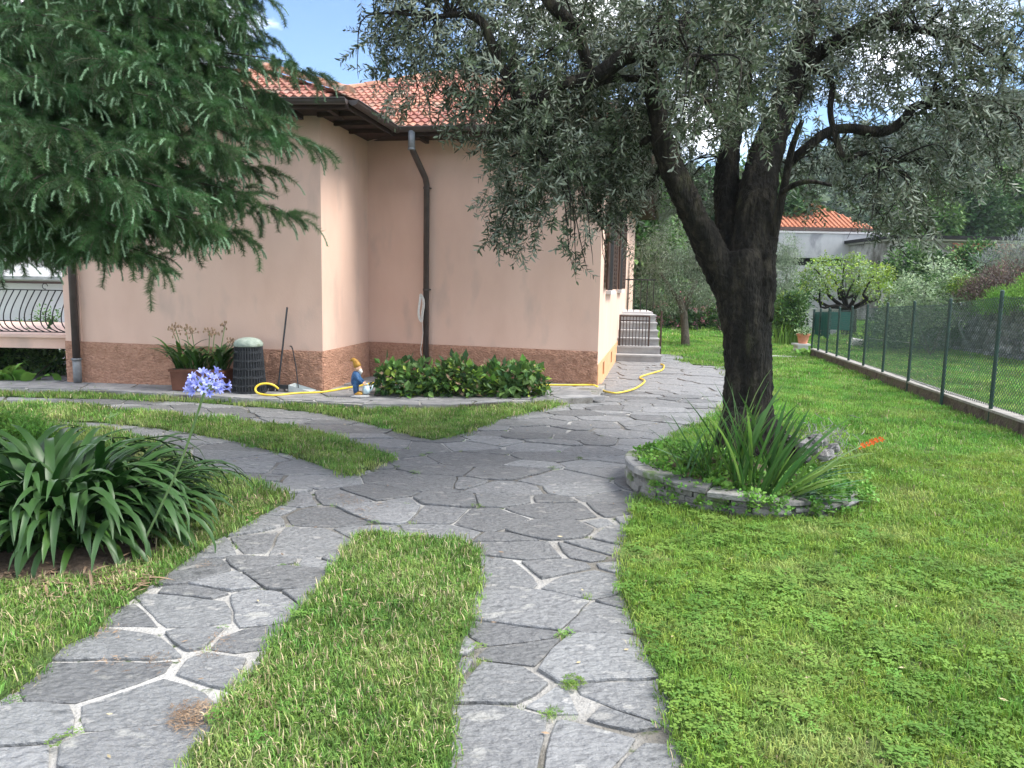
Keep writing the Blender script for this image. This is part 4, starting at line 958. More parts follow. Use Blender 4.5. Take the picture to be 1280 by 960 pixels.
# ================================================================== CEDAR on the left
ctx, cty = -5.4, 7.3
cedar = thing('cedar_tree', (ctx, cty, 0), 'large blue-green cedar with drooping needled boughs at the left edge', 'tree')
b = MB(); b.tube([(ctx, cty, -.05), (ctx + .02, cty, 1.5), (ctx, cty + .05, 4), (ctx + .05, cty, 7), (ctx, cty, 10)], [.34, .27, .22, .16, .09], 16, rough=.2); b.build('trunk', M['barkc'], cedar, smooth=True)
def sprig(L_, n, young):
    b = MB(); pts = []; p = Vector((0, 0, 0)); d = Vector((1, 0, .12))
    k = 10
    for i in range(k + 1):
        pts.append(p.copy()); d = (d + Vector((0, 0, -.05 - .012 * i))).normalized(); p = p + d * L_ / k
    b.tube(pts[::2], .0022, 3, mi=2, cap=False)
    for _ in range(n):
        t = random.random() * k * .999; i = int(t); q = pts[i].lerp(pts[i + 1], t - i); ax = (pts[i + 1] - pts[i]).normalized()
        r = Vector((random.gauss(0, 1), random.gauss(0, 1), random.gauss(0, 1))); r = (r - ax * r.dot(ax)).normalized(); tip = t > k * .58 and young
        dr = (r * (1 if not tip else .38) + ax * random.uniform(.2, .9)).normalized(); l = random.uniform(.020, .046) * (.38 if tip else 1); s_ = dr.cross(Vector((random.gauss(0, 1), random.gauss(0, 1), random.gauss(0, 1)))).normalized() * (.0010 if not tip else .0015)
        b.add([q - s_, q + s_, q + dr * l], [(0, 1, 2)], 1 if tip else 0)
    return source('sprig_source', b, [M['needle'], M['needle_tip'], M['twig']])
spr = [sprig(random.uniform(.14, .26), 430, False) for _ in range(5)] + [sprig(random.uniform(.14, .24), 400, True) for _ in range(3)]
TIPS = [(135, 40, 5.3), (200, 80, 5.1), (392, 78, 5.7), (345, 25, 6.0), (300, -20, 6.1), (385, 170, 5.5), (290, 178, 5.0), (330, 135, 5.3), (380, 262, 5.6), (330, 240, 5.3), (238, 325, 5.2), (268, 275, 4.95), (150, 190, 4.7), (185, 120, 5.0),
        (95, 165, 4.6), (60, 100, 4.8), (40, 195, 4.5), (115, 225, 4.5), (205, 235, 4.7), (150, 285, 5.0), (70, 285, 5.2), (110, 305, 5.5), (25, 320, 5.3), (0, 255, 4.8), (255, 110, 5.3), (235, 25, 5.7), (180, -10, 5.8), (60, 20, 5.6),
        (310, 85, 5.7), (-30, 130, 4.6), (350, 205, 5.7), (300, 220, 5.5), (20, 45, 5.2), (345, 110, 6.0), (260, 180, 5.8), (210, 290, 5.7), (370, 120, 6.3), (320, 290, 5.5), (120, 100, 5.6), (60, 240, 5.4), (-60, 300, 4.9), (-60, 60, 4.9), (300, 150, 6.4), (230, 80, 6.5), (150, 150, 6.4), (220, 220, 6.4), (70, 190, 6.2), (100, 260, 6.2), (170, 60, 6.6), (290, 250, 6.2), (330, 30, 6.1), (310, 60, 6.0), (345, -10, 6.3), (300, 0, 5.8), (350, 60, 6.2), (325, -40, 6.0), (270, 50, 5.8), (280, -30, 6.2)]
spt, sro, ssc, sid = [], [], [], []
def add_sprig(p, d, tipness):
    h = Vector((d.x, d.y, 0)); az = math.atan2(d.y, d.x); el = math.atan2(d.z, max(h.length, 1e-4))
    e = Euler((random.uniform(-.5, .5), -el, az), 'XYZ')
    spt.append(p); sro.append((random.uniform(-.4, .4), -el, az)); ssc.append(random.uniform(.8, 1.25)); sid.append(5 + random.randrange(3) if random.random() < tipness else random.randrange(5))
TIPS = [(x - ((34 if y > 190 else 24) if x > 230 else 0), y, Y) for x, y, Y in TIPS] + [(random.uniform(-20, 310), random.uniform(20, 290), random.uniform(4.9, 6.4)) for _ in range(8)]
for (tx_, ty_, Y_) in TIPS:
    tip = PY(tx_, ty_, Y_); hz0 = Vector((ctx, cty, 0)); D = Vector((tip.x - ctx, tip.y - cty, 0)); Ld = D.length; dirh = D.normalized(); side = Vector((-dirh.y, dirh.x, 0))
    st = Vector((ctx, cty, tip.z - .25 + .12 * Ld)); cp = Vector((ctx, cty, 0)) + dirh * Ld * .6; cp.z = tip.z + .22 + .04 * Ld
    bz = [st * (1 - t) ** 2 + cp * 2 * t * (1 - t) + tip * t * t for t in np.linspace(0, 1, 15)]
    b = MB(); b.tube(bz, [.024 * (1 - t) ** 1.5 + .003 for t in np.linspace(0, 1, 15)], 6); b.build('bough', M['barkc'], cedar)
    nl = int(max(18, Ld * 10))
    for k in range(nl):
        t = random.uniform(.30, 1.0); i = min(13, int(t * 14)); p = bz[i].lerp(bz[i + 1], t * 14 - i); ax = (bz[i + 1] - bz[i]).normalized()
        sg = random.choice((-1, 1)); ll = (.22 + .65 * (1 - t)) * random.uniform(.6, 1.1); ll = min(ll, .6)
        ld = (ax * random.uniform(.5, 1) + side * sg * random.uniform(.5, 1.1)).normalized(); ns = max(2, int(ll / .1))
        pp = p.copy(); dd = ld.copy(); lat = [pp.copy()]
        for j in range(ns):
            dd = (dd + Vector((0, 0, -.10))).normalized(); pp = pp + dd * ll / ns; lat.append(pp.copy())
            ed = (dd + Vector((random.gauss(0, .35), random.gauss(0, .35), random.gauss(-.05, .3)))).normalized(); add_sprig(pp, ed, .12 + .35 * (t > .75) + .4 * (j == ns - 1))
            if random.random() < .35: add_sprig(pp, (ed + Vector((0, 0, -.6))).normalized(), .3)
            if random.random() < .4: add_sprig(pp, (ed + Vector((random.gauss(0, .5), random.gauss(0, .5), .35))).normalized(), .35)
        if ll > .3 and random.random() < .5: b = MB(); b.tube(lat, .004, 4, cap=False); b.build('twig', M['barkc'], cedar)
    for j in range(6): add_sprig(tip + Vector((random.gauss(0, .05), random.gauss(0, .05), random.gauss(0, .04))) - (tip - bz[12]) * random.random(), (dirh + Vector((random.gauss(0, .3), random.gauss(0, .3), random.gauss(-.6, .3)))).normalized(), .6)
# darker mass inside the crown
for p in blob_points([pblob(60, 60, 130, 90, 6.8, .8), pblob(110, 190, 130, 80, 6.6, .7), pblob(-60, 170, 120, 140, 6.0, 1), pblob(240, 140, 80, 100, 6.9, .5), pblob(120, -60, 200, 60, 6.6, .8), pblob(30, 270, 70, 35, 6.4, .5)], 700, .1):
    add_sprig(p, Vector((random.gauss(.6, .5), random.gauss(-.3, .5), random.gauss(-.3, .3))).normalized(), .1)
tag(scatter('foliage', spr, spt, sro, ssc, sid, cedar), kind='stuff')
# ================================================================== AGAPANTHUS in the foreground
lv = [strap(random.uniform(.62, .98), random.uniform(.040, .056), R_(random.uniform(62, 88)), R_(random.uniform(100, 180)), seg=10, fold=.3).build('leaf', M['agap'], mesh_only=True, smooth=True) for i in range(16)]
lvl = [strap(random.uniform(.55, .75), .052, R_(random.uniform(45, 80)), R_(random.uniform(100, 150)), seg=9, fold=.3).build('leaf', M['agap_l'], mesh_only=True, smooth=True) for i in range(4)]
lvd = [strap(random.uniform(.3, .45), .025, R_(random.uniform(5, 30)), R_(random.uniform(20, 60)), seg=6, fold=.5).build('dead_leaf', M['dead'], mesh_only=True, smooth=True) for i in range(4)]
ag0 = P(105, 705, .03)
agp = thing('agapanthus_clump', ag0, 'large dark green strap-leaved clump with one violet flower beside the path', 'plant')
ac = P(76, 664, .03); fill = MB()
for k in range(620):
    rr = math.sqrt(random.random()); th = random.uniform(0, 6.283); u = Vector((rr * math.cos(th), rr * math.sin(th)))
    p = Vector((ac.x + u.x * .58, ac.y + u.y * .44, .03)); az = math.atan2(u.y * .7, u.x) + random.gauss(0, .55) if rr > .25 else random.uniform(0, 6.283)
    me_ = random.choice(lvl) if random.random() < .2 else random.choice(lv); tilt = -.12 + .42 * rr * rr + random.gauss(0, .12); s_ = random.uniform(.80, 1.14) * (1.24 - .36 * rr)
    if k < 300 and not (u.y > .2 and random.random() < .8): place('leaf', me_, agp, p, (random.gauss(0, .12), tilt, az), s_)
    else:
        mt_ = Matrix.Translation(p) @ Euler((random.gauss(0, .12), tilt, az)).to_matrix().to_4x4() @ Matrix.Scale(s_, 4); fill.add([mt_ @ v.co for v in me_.vertices], [tuple(f.vertices) for f in me_.polygons])
tag(fill.build('inner_leaves', M['agap'], agp, smooth=True), kind='stuff')
for k in range(26):
    q = P(random.uniform(40, 190), random.uniform(700, 738), .04); place('dead_leaf', random.choice(lvd), agp, q, (0, random.uniform(-.1, .2), random.uniform(0, 6.3)), random.uniform(.3, .6))
fl = PY(257, 474, 3.95); s0 = P(170, 640, .1); s0 = Vector((fl.x - .42, fl.y + .12, .15))
b = MB(); b.tube(catmull([s0, s0.lerp(fl, .5) + Vector((.035, 0, .0)), fl + Vector((-.004, 0, -.055))], 7), .0062, 7); b.build('flower_stem', M['stem'], agp, smooth=True)
def floret():
    b = MB(); k = 6
    for i in range(k):
        a = 2 * math.pi * i / k; d = Vector((math.cos(a), math.sin(a), 0)); t = Vector((-d.y, d.x, 0)); pr = [(.003, 0, .0035), (.006, .018, .006), (.016, .032, .008), (.028, .039, .0055), (.034, .038, .0008)]
        vs = []
        for r, z, w_ in pr: vs += [d * r - t * w_ + Vector((0, 0, z)), d * r + t * w_ + Vector((0, 0, z))]
        b.add(vs, [(2 * j, 2 * j + 1, 2 * j + 3, 2 * j + 2) for j in range(4)])
    return b.build('floret', M['violet'], mesh_only=True)
flm = floret(); hub = fl + Vector((0, 0, -.055))
for k in range(34):
    a = k * 2.39996; zc = 1 - 1.35 * (k + .5) / 34; rr = math.sqrt(max(0, 1 - zc * zc)); d = Vector((rr * math.cos(a), rr * math.sin(a), zc * .8 + .12)).normalized(); e = hub + d * random.uniform(.06, .10)
    b = MB(); b.tube([hub, e], .0015, 3, cap=False); b.build('pedicel', M['stem'], agp)
    q = d.to_track_quat('Z', 'Y'); place('floret', flm, agp, e, (q @ Euler((0, 0, random.random() * 3)).to_quaternion()).to_euler(), random.uniform(.62, .9))
fb = PY(137, 522, 4.7); b = MB(); b.tube([Vector((fb.x - .05, fb.y, .2)), fb + Vector((.01, 0, -.1)), fb], [.004, .003, .0025], 5)
for j in range(8): b.tube([fb, fb + Vector((random.gauss(0, .02), random.gauss(0, .02), random.uniform(.0, .04)))], .003, 4)
b.build('seed_stalk', M['stem'], agp)
# soil and litter of that bed
b = MB(); vs = [(P(72, 697).x, P(72, 697).y, .055)]; n_ = 60; c = P(72, 697)
for f_, z in ((.6, .045), (1.0, .024)):
    for i in range(n_):
        a = 2 * math.pi * i / n_; r = f_ * (1 + .3 * nf(Vector((math.cos(a), math.sin(a))), 2.5, 9) + .1 * nf(Vector((math.cos(a), math.sin(a))), 9, 9)); vs.append((c.x + .60 * r * math.cos(a), c.y + .50 * r * math.sin(a), z))
b.add(vs, [(0, 1 + i, 1 + (i + 1) % n_) for i in range(n_)] + [(1 + i, 1 + n_ + i, 1 + n_ + (i + 1) % n_, 1 + (i + 1) % n_) for i in range(n_)]); tag(b.build('soil', M['soil'], smooth=True), kind='structure')
def chips(mk, ln, wd, n, R):
    b = MB()
    for _ in range(n):
        a = random.uniform(0, 6.28); d = Vector((math.cos(a), math.sin(a), random.uniform(-.1, .25))); s_ = Vector((-math.sin(a), math.cos(a), random.uniform(-.3, .3))); p = Vector((random.gauss(0, R / 2), random.gauss(0, R / 2), random.uniform(.003, .012))); l = ln * random.uniform(.5, 1.2)
        b.add([p, p + d * l / 2 + s_ * wd, p + d * l, p + d * l / 2 - s_ * wd], [(0, 1, 2, 3)])
    return source('chips', b, M[mk])
dl = [chips('dead', .032, .005, 9, .08) for _ in range(3)]; ne = [chips('dead', .03, .0016, 40, .07) for _ in range(2)]
def flat_scatter(name, label, cat, srcs, pts, sc_=(.7, 1.3)):
    tag(scatter(name, srcs, pts, [(0, 0, random.uniform(0, 6.3)) for _ in pts], [random.uniform(*sc_) for _ in pts], [random.randrange(len(srcs)) for _ in pts]), label, cat, kind='stuff')
flat_scatter('leaf_litter', 'dry brown leaf litter on bare soil under the strap-leaved clump', 'leaf litter', dl, [P(x_, 738 - .22 * abs(x_ - 80) + random.gauss(0, 7), .04) for x_ in [random.uniform(-10, 190) for _ in range(60)]] + [P(random.gauss(335, 16), random.gauss(627, 8), .045) for _ in range(14)])
flat_scatter('needle_litter', 'reddish brown fallen needles lying on the left flagstone track', 'needle litter', ne, [P(random.gauss(236, 14), random.gauss(895, 7), .02) for _ in range(16)] + [P(random.gauss(455, 20), random.gauss(640, 12), .02) for _ in range(5)] + [P(random.uniform(100, 420), random.uniform(640, 940), .02) for _ in range(16)])
# ================================================================== PLANTS in the stone bed
gl = thing('gladiolus_clump', (ctr.x - .1, ctr.y - .2, .2), 'fans of green sword leaves with one orange flower spike in the stone bed', 'plant')
swd = [strap(random.uniform(.55, .86), random.uniform(.030, .044), R_(90), R_(random.uniform(5, 55)), seg=7, fold=.15).build('leaf', M['sword'] if i % 11 else M['sword_l'], mesh_only=True, smooth=True) for i in range(12)]
def fan(px, py, n, lean, spread, sc_, front=0):
    p = P(px, py, .2); p.z = bedz(p.x, p.y)
    for k in range(n):
        u = (k / (n - 1) - .5) * spread + lean + random.gauss(0, .06)
        az = 0 if u >= 0 else math.pi; el = abs(u)              # tilt from vertical
        q = Euler((random.gauss(0, .14), 0, random.gauss(0, .25) + az)).to_quaternion() @ Euler((0, el, 0)).to_quaternion()
        place('leaf', random.choice(swd), gl, p + Vector((random.gauss(0, .03), random.gauss(0, .03), -.01)), q.to_euler(), sc_ * random.uniform(.8, 1.15))
fan(890, 602, 11, -.35, .9, .8); fan(935, 610, 13, .0, .5, 1.0); fan(925, 590, 12, .12, .5, 1.15); fan(955, 612, 12, .35, .5, .95); fan(975, 612, 12, 1.05, .6, .95); fan(905, 585, 8, -.2, .8, .85)
fan(985, 600, 7, .75, .5, .85); fan(870, 590, 8, -.6, 1.0, .65); fan(945, 595, 8, .2, .9, .8); fan(885, 595, 8, .05, .3, .8); fan(960, 600, 10, .1, .8, 1.0); fan(920, 605, 9, -.15, .7, .9); fan(985, 612, 7, 1.2, .4, .65); fan(860, 600, 7, -.1, .9, .55)
sp0 = P(1010, 600, .25); sp1 = PY(1102, 548, 5.75)
b = MB(); c = catmull([sp0, sp0.lerp(sp1, .5) + Vector((0, 0, .04)), sp1], 6); b.tube(c, [.005] * 9 + [.003] * (len(c) - 9), 5); b.build('flower_stem', M['stem'], gl)
for k in range(11):
    p = c[-1].lerp(c[-5], k / 10) + Vector((0, 0, .012 if k % 2 else -.008)); b = MB(); l = random.uniform(.010, .022)
    for j in range(5):
        a = j * 1.256; d = Vector((math.cos(a), -.35, math.sin(a))).normalized(); t = Vector((-math.sin(a), 0, math.cos(a)))
        b.add([p, p + d * l * .6 + t * .006, p + d * l * 1.15, p + d * l * .6 - t * .006], [(0, 1, 2, 3)])
    b.build('flower', M['orange'], gl)
lcl = [leaf_clump(M['lf_geran'], .03, .03, .05, 16, flat=.6, up=.4) for _ in range(3)]
gp_ = []
while len(gp_) < 620:
    a = random.uniform(0, 6.283); r = RB * math.sqrt(random.random()) * .93
    x, y = ctr.x + r * math.cos(a), ctr.y + r * math.sin(a)
    if y > 6.55 and random.random() < .6: continue
    gp_.append(Vector((x, y, bedz(x, y) + random.uniform(.01, .05))))
for k in range(80):
    a = R_(random.uniform(215, 350)); r = RB + random.uniform(-.02, .10); gp_.append(Vector((ctr.x + r * math.cos(a), ctr.y + r * math.sin(a), random.uniform(.03, .22))))
tag(scatter('ground_cover', lcl, gp_, [(random.gauss(0, .2), random.gauss(0, .2), random.uniform(0, 6.3)) for _ in gp_], [random.uniform(.6, 1.25) for _ in gp_], [random.randrange(3) for _ in gp_]), 'low bright green leafy ground cover filling the stone bed round the olive', 'ground cover', kind='stuff')
for k, (px, py, s_) in enumerate(((1010, 558, .085), (1030, 568, .07), (1000, 572, .07), (1022, 550, .07), (862, 560, .06), (1042, 560, .05))):
    p = PY(px, py, 6.5 + .1 * (k % 3)); b = MB(); vs = []; b.ball((0, 0, 0), (s_ * 1.2, s_, s_ * .8), 12)
    b.v = [tuple(p + Vector(v) * (1 + .5 * noise.noise(Vector(v) * 16 + Vector((k, 0, 0))))) for v in b.v]
    p_ = ['largest grey rock right of the olive root in the stone bed', 'grey rock right-hand of two beside the dry twigs in the bed', 'grey rock nearest the sword leaves right of the trunk', 'grey rock highest against the olive roots on the right', 'dark rock left of the olive trunk in the stone bed', 'small grey rock at the right end of the bed rocks'][k]
    tag(b.build('rock', M['rock'], org=(p.x, p.y, p.z), smooth=False), p_, 'rock', 'rocks among the olive roots')
drb = MB()
for k in range(150):
    p = PY(random.gauss(1028, 18), random.gauss(556, 12), random.uniform(6.2, 6.9)); d = Vector((random.gauss(0, 1), random.gauss(0, 1), random.gauss(.5, .8))).normalized(); drb.tube([p, p + d * .05 + Vector((random.gauss(0, .02), 0, 0)), p + d * .1], .0028, 3, cap=False)
dry = thing('dry_shrub', P(1030, 575, .15), 'dry grey twiggy dead shrub beside the olive roots', 'shrub'); tag(drb.build('twigs', M['rock'], dry), kind='stuff')
# ================================================================== SHRUBS along the recess
bigc = lambda mk: clump(mk, .12, .075, .13, 8, up=.2)
for px, hx, hy, lab, n_, mk in ((508, 42, 20, 'low leafy shrub nearest the gnome with some yellowed leaves', 95, 'lf_mid'), (578, 40, 22, 'low leafy green shrub in the middle of the row by the recess', 95, 'lf_mid'), (645, 38, 22, 'low leafy shrub at the right end of the row under the pink wall', 90, 'lf_mid')):
    bs = P(px, 504, .02)
    shrub('leafy_shrub', lab, 'shrub', bs, [(bs + Vector((0, .25, .22)), (hx / 960 * 10.2, .26, hy / 960 * 10.2), 1)], bigc(mk) + bigc('lf_dark') + bigc('lf_mid') + bigc('lf_bright')[:1], int(n_ * 1.3), group='row of low shrubs by the recess', extra=((clump('dead', .08, .045, .1, 5), 16, 'dead_leaves'), (clump('lf_yellow', .09, .055, .1, 5), 26, 'yellow_leaves')))
sgp = thing('young_shoot', P(688, 499, .03), 'single young sword-leaved shoot right of the shrub row', 'plant')
for a_, l_ in ((-.15, .3), (.75, .25), (-.5, .18)):
    q = Euler((0, a_ - math.pi / 2, 0)).to_quaternion(); place('leaf', swd[1], sgp, P(688, 499, .03), (0, a_ if a_ > 0 else -a_, 0 if a_ > 0 else math.pi), l_ / .7)
hs = P(12, 480, .05)
hosta = thing('hosta_plant', hs, 'bright green broad-leaved plant at the foot of the terrace, far left', 'plant')
hl_ = [strap(.3, .15, R_(70), R_(90), seg=6, fold=.15).build('leaf', M['lf_bright'], mesh_only=True, smooth=True) for _ in range(3)]
for k in range(26): place('leaf', random.choice(hl_), hosta, hs + Vector((random.gauss(-.1, .22), random.gauss(.1, .06), 0)), (random.gauss(0, .2), random.gauss(0, .2), random.uniform(0, 6.3)), random.uniform(.7, 1.2))
# hedge below and behind the terrace
def HB(px, py, rx, ry, Y, wt=1): return pblob(px, py, rx, ry, Y, rx / 960 * Y * .6, wt)
shrub('laurel_hedge', 'dark glossy hedge growing under the terrace slab, left of the house corner', 'hedge', P(40, 476, 0), [HB(-40, 455, 50, 25, 12.6), HB(20, 455, 45, 24, 12.8), HB(68, 452, 26, 26, 12.4)], clump('lf_dark', .12, .06, .2, 16) + clump('lf_mid', .1, .05, .18, 14), 420)
shrub('bay_shrub', 'sunlit yellow-green shrub seen below the terrace behind the dark hedge', 'shrub', PY(20, 470, 15.5), [HB(10, 438, 60, 12, 15.5), HB(60, 442, 30, 10, 15.6)], clump('lf_bright', .08, .04, .16, 14), 200)
shrub('rose_bush', 'loose green bush seen through the bellied terrace railing', 'bush', PY(50, 425, 15), [HB(45, 405, 24, 12, 15), HB(62, 396, 12, 12, 15)], clump('lf_mid', .06, .035, .12, 10), 60)
shrub('boxy_shrub', 'small yellow-green shrub behind the strap-leaved clump at the left edge', 'shrub', P(20, 560, 0), [HB(10, 540, 45, 18, 6.6), HB(50, 548, 22, 12, 6.4)], clump('lf_bright', .05, .016, .07, 22), 220)
# pale house far left
ph = thing('white_house', PY(20, 440, 27), 'low white building with pale pitched roof seen through the terrace railing', 'house')
q0, q1 = PY(-180, 440, 27), PY(84, 440, 27); zt_ = PY(40, 346, 27).z
b = MB(); b.box(((q0.x + q1.x) / 2, 30, zt_ / 2), (q1.x - q0.x + 2, 6, zt_)); b.build('wall', M['concrete_l'], ph)
b = MB(); xm = (q0.x + q1.x) / 2 + 1.5; b.slab((q0.x - 1.6, 26.4, zt_ + .02), (q1.x + 1.5, 26.4, zt_ + .02), (q1.x + 1.5, 30, zt_ + .75), (q0.x - 1.6, 30, zt_ + .75), .12); b.slab((q0.x - 1.6, 30, zt_ + .75), (q1.x + 1.5, 30, zt_ + .75), (q1.x + 1.5, 33.6, zt_), (q0.x - 1.6, 33.6, zt_), .12); b.build('roof', M['concrete'], ph)
# ================================================================== CENTRE BACKGROUND
o2 = P(857, 434)
def tw(base, pts): return [Vector(base)] + [PY(*p) for p in pts]
sm_ol = clump('lf_grey', .09, .02, .3, 40, droop=.3)
shrub('olive_tree', 'smaller olive tree on the lawn beyond the end of the path', 'tree', o2, [pblob(850, 350, 50, 38, 21, .9), pblob(815, 335, 30, 38, 21, .6), pblob(885, 345, 25, 36, 21, .6), pblob(850, 310, 45, 28, 21, .7)], sm_ol + clump('olive', .09, .02, .3, 40, droop=.3), 330,
      trunk=[(tw(o2, [(856, 410, 21), (855, 392, 21), (848, 370, 21)]), [.13, .10, .10, .08]), (tw(PY(855, 392, 21), [(862, 370, 21), (872, 350, 21)]), [.07, .06, .04]), (tw(PY(850, 378, 21), [(838, 360, 21), (825, 340, 21)]), [.06, .05, .03])])
hb = P(872, 415.5)
hyd = lambda mk: clump(mk, .13, .08, .25, 18)
for k, (x0, lab) in enumerate(((845, 'pink-flowered hydrangea behind the small olive trunk, left of three'), (872, 'pink-flowered hydrangea right behind the small olive, middle of three'), (900, 'pink-flowered hydrangea beside the big olive trunk, right of three'))):
    bs = P(x0, 415.5)
    shrub('hydrangea_bush', lab, 'bush', bs, [(bs + Vector((0, .6, .75)), (.62, .6, .72), 1)], hyd('lf_dark') + hyd('lf_mid'), 85, group='pink hydrangea bushes', extra=((clump('pink', .06, .05, .10, 26), 20, 'flower_heads'),))
bgt = lambda mk, s=.5: clump(mk, .30, .17, s, 26)
shrub('evergreen_hedge', 'tall dark green hedge at the back of the lawn', 'hedge', P(860, 409), [pblob(x, 385, 28, 26, 31, .9) for x in range(800, 1000, 26)], clump('lf_dark', .2, .11, .4, 26), 420)
for k, (px, py, rx, ry, Y, mk, lab) in enumerate(((800, 300, 45, 90, 36, 'lf_mid', 'light green tree rising just right of the pink house corner'), (870, 290, 60, 70, 40, 'lf_dark', 'dark tree behind the small olive, left of the big trunk'), (985, 300, 40, 60, 48, 'lf_dark', 'dark tree standing left of the orange-roofed house'), (930, 270, 50, 60, 50, 'lf_mid', 'mid green tree hidden behind the big olive trunk'),
      (1210, 262, 42, 34, 62, 'lf_dark', 'dark round tree above the brick garage'), (1265, 255, 45, 44, 66, 'lf_mid', 'round green tree at the right edge above the brick garage'), (1150, 275, 40, 24, 60, 'lf_mid', 'green tree between the orange-roofed house and the brick garage'))):
    bs = PY(px, py, Y); bs = Vector((bs.x, bs.y, 0)); s_ = Y / 960
    shrub('broadleaf_tree', lab, 'tree', bs, [pblob(px, py, rx, ry, Y), pblob(px - rx * .5, py + ry * .3, rx * .6, ry * .6, Y), pblob(px + rx * .5, py + ry * .25, rx * .6, ry * .6, Y), pblob(px + rx * .1, py - ry * .4, rx * .6, ry * .6, Y)], clump(mk, .38, .22, .7, 30), 300, group='trees beyond the gardens', trunk=[([bs, PY(px, py + ry * .5, Y), PY(px, py, Y)], [.28, .22, .12])])
# pale wall seen between the trees
ps = MB(); a_, c_ = PY(820, 335, 44), PY(850, 300, 44); ps.box(((a_.x + c_.x) / 2, 46, c_.z / 2), (c_.x - a_.x + 3, 4, c_.z)); tag(ps.build('outbuilding', M['concrete_l'], org=(a_.x, 46, 0)), 'pale outbuilding wall half hidden by trees right of the pink house', 'building')
b = MB(); pth_ = [P(862, 442, .034), P(862, 439.5, .034), P(925, 438.5, .034), P(925, 441.5, .034)]; b.add(pth_, [(0, 3, 2, 1)]); tag(b.build('side_path', M['slab']), kind='structure')
# ================================================================== FENCE and kerb
KP = [(1330, 540, 352), (1238.3, 511, 364), (1177.6, 492.5, 374), (1135, 476.5, 377), (1103, 465, 379), (1079, 457, 381), (1060.5, 450.5, 383), (1045.5, 445.5, 384.3), (1033, 441.3, 385.2), (1022.5, 438, 386), (1014.5, 435.5, 386.8)]
KZ = .21
fp = [P(a, b_, KZ) for a, b_, c in KP]; fp[0] = fp[1] + (fp[1] - fp[2])
fz = [zat(p, c) for p, (a, b_, c) in zip(fp, KP)]; fz[0] = fz[1]
fdir = (fp[-1] - fp[1]).normalized(); fn = Vector((fdir.y, -fdir.x, 0))
kerb = thing('kerb_wall', fp[3], 'low mossy concrete kerb wall under the green wire fence', 'low wall')
pp = fp[0] - fdir * 6; L_ = (fp[-1] - pp).length; s_ = 0
while s_ < L_:
    ln_ = min(random.uniform(.9, 1.5), L_ - s_ + .01); c = pp + fdir * (s_ + ln_ / 2); b = MB(); an = math.atan2(fdir.y, fdir.x)
    b.box((c.x, c.y, .07), (ln_ - .012, .17, .24), an); b.box((c.x, c.y, KZ - .015), (ln_ - .006, .19, .03), an, 1); b.build('kerb_block', [M['kerb'], M['kerb_top_lit']], kerb); s_ += ln_
fence = thing('wire_fence', fp[3], 'green chain-link wire fence on slim steel posts along the right garden edge', 'fence')
for p, z in zip(fp, fz):
    b = MB(); b.tube([vcol(p, .05), vcol(p, z)], .024, 8); b.ball((p.x, p.y, z), (.026, .026, .015), 8); b.build('post', M['fence'], fence)
def wires(a, b_, z0, za, zb, cell=.075, r=.0021):
    mb = MB(); w_ = (b_ - a).length; d = (b_ - a).normalized(); h = lambda u: za + (zb - za) * u / w_ - z0
    for sg in (1, -1):
        k = -h(0)
        while k < w_ + .01:
            u0, v0 = k, 0.; u1 = k + max(h(0), h(w_)); v1 = max(h(0), h(w_))
            if u0 < 0: v0 = -u0; u0 = 0
            if u1 > w_: v1 -= u1 - w_; u1 = w_
            if u1 > u0:
                A = (u0, v0); B = (u1, v1)
                if sg < 0: A = (w_ - u0, v0); B = (w_ - u1, v1)
                A = (A[0], min(A[1], h(A[0]))); B = (B[0], min(B[1], h(B[0])))
                mb.tube([a + d * A[0] + Vector((0, 0, z0 - a.z + A[1])), a + d * B[0] + Vector((0, 0, z0 - a.z + B[1]))], r, 3, cap=False)
            k += cell
    for hh_ in (0.01, .5, .985): mb.tube([a + Vector((0, 0, z0 - a.z + h(0) * hh_)), b_ + Vector((0, 0, z0 - a.z + h(w_) * hh_))], .0022, 4)
    return mb
for i in range(len(fp) - 1):
    wires(fp[i], fp[i + 1], KZ + .03, fz[i] - .06, fz[i + 1] - .06, cell=.055 if i < 5 else .09, r=.0032).build('wire_mesh', M['wire'], fence)
for i in range(8, 10):
    a, b_ = fp[i] + fn * .03, fp[i + 1] + fn * .03; n_ = 14; mb = MB(); vs = []
    for j in range(n_ + 1):
        t = j / n_; p = a.lerp(b_, t) + fn * .02 * math.sin(t * 9); zt_ = fz[i] + (fz[i + 1] - fz[i]) * t - .08
        for q in range(5): vs.append((p.x, p.y, zt_ - (zt_ - .55 + .03 * math.sin(t * 7)) * q / 4))
    mb.add(vs, [(j * 5 + q, j * 5 + q + 1, j * 5 + 6 + q, j * 5 + 5 + q) for j in range(n_) for q in range(4)]); mb.build('screen_cloth', M['screen'], fence)
f2 = thing('cross_fence', PY(1050, 420, 19.5), 'green cloth-covered fence crossing behind the far end of the wire fence', 'fence')
XS = [1016, 1036, 1064, 1092]; f2p = [P(x, 424 + (x - 1016) * .05, 0) for x in XS]
for i, p in enumerate(f2p):
    b = MB(); b.tube([p, vcol(p, zat(p, 386.5))], .025, 6); b.build('post', M['fence'], f2)
for i in range(2):
    a, b_ = f2p[i], f2p[i + 1]; zt_ = zat(a, 390); mb = MB(); mb.slab(vcol(a, zat(a, 412)), vcol(b_, zat(b_, 413)), vcol(b_, zat(b_, 390)), vcol(a, zat(a, 390)), .01); mb.build('screen_cloth', M['screen'], f2)
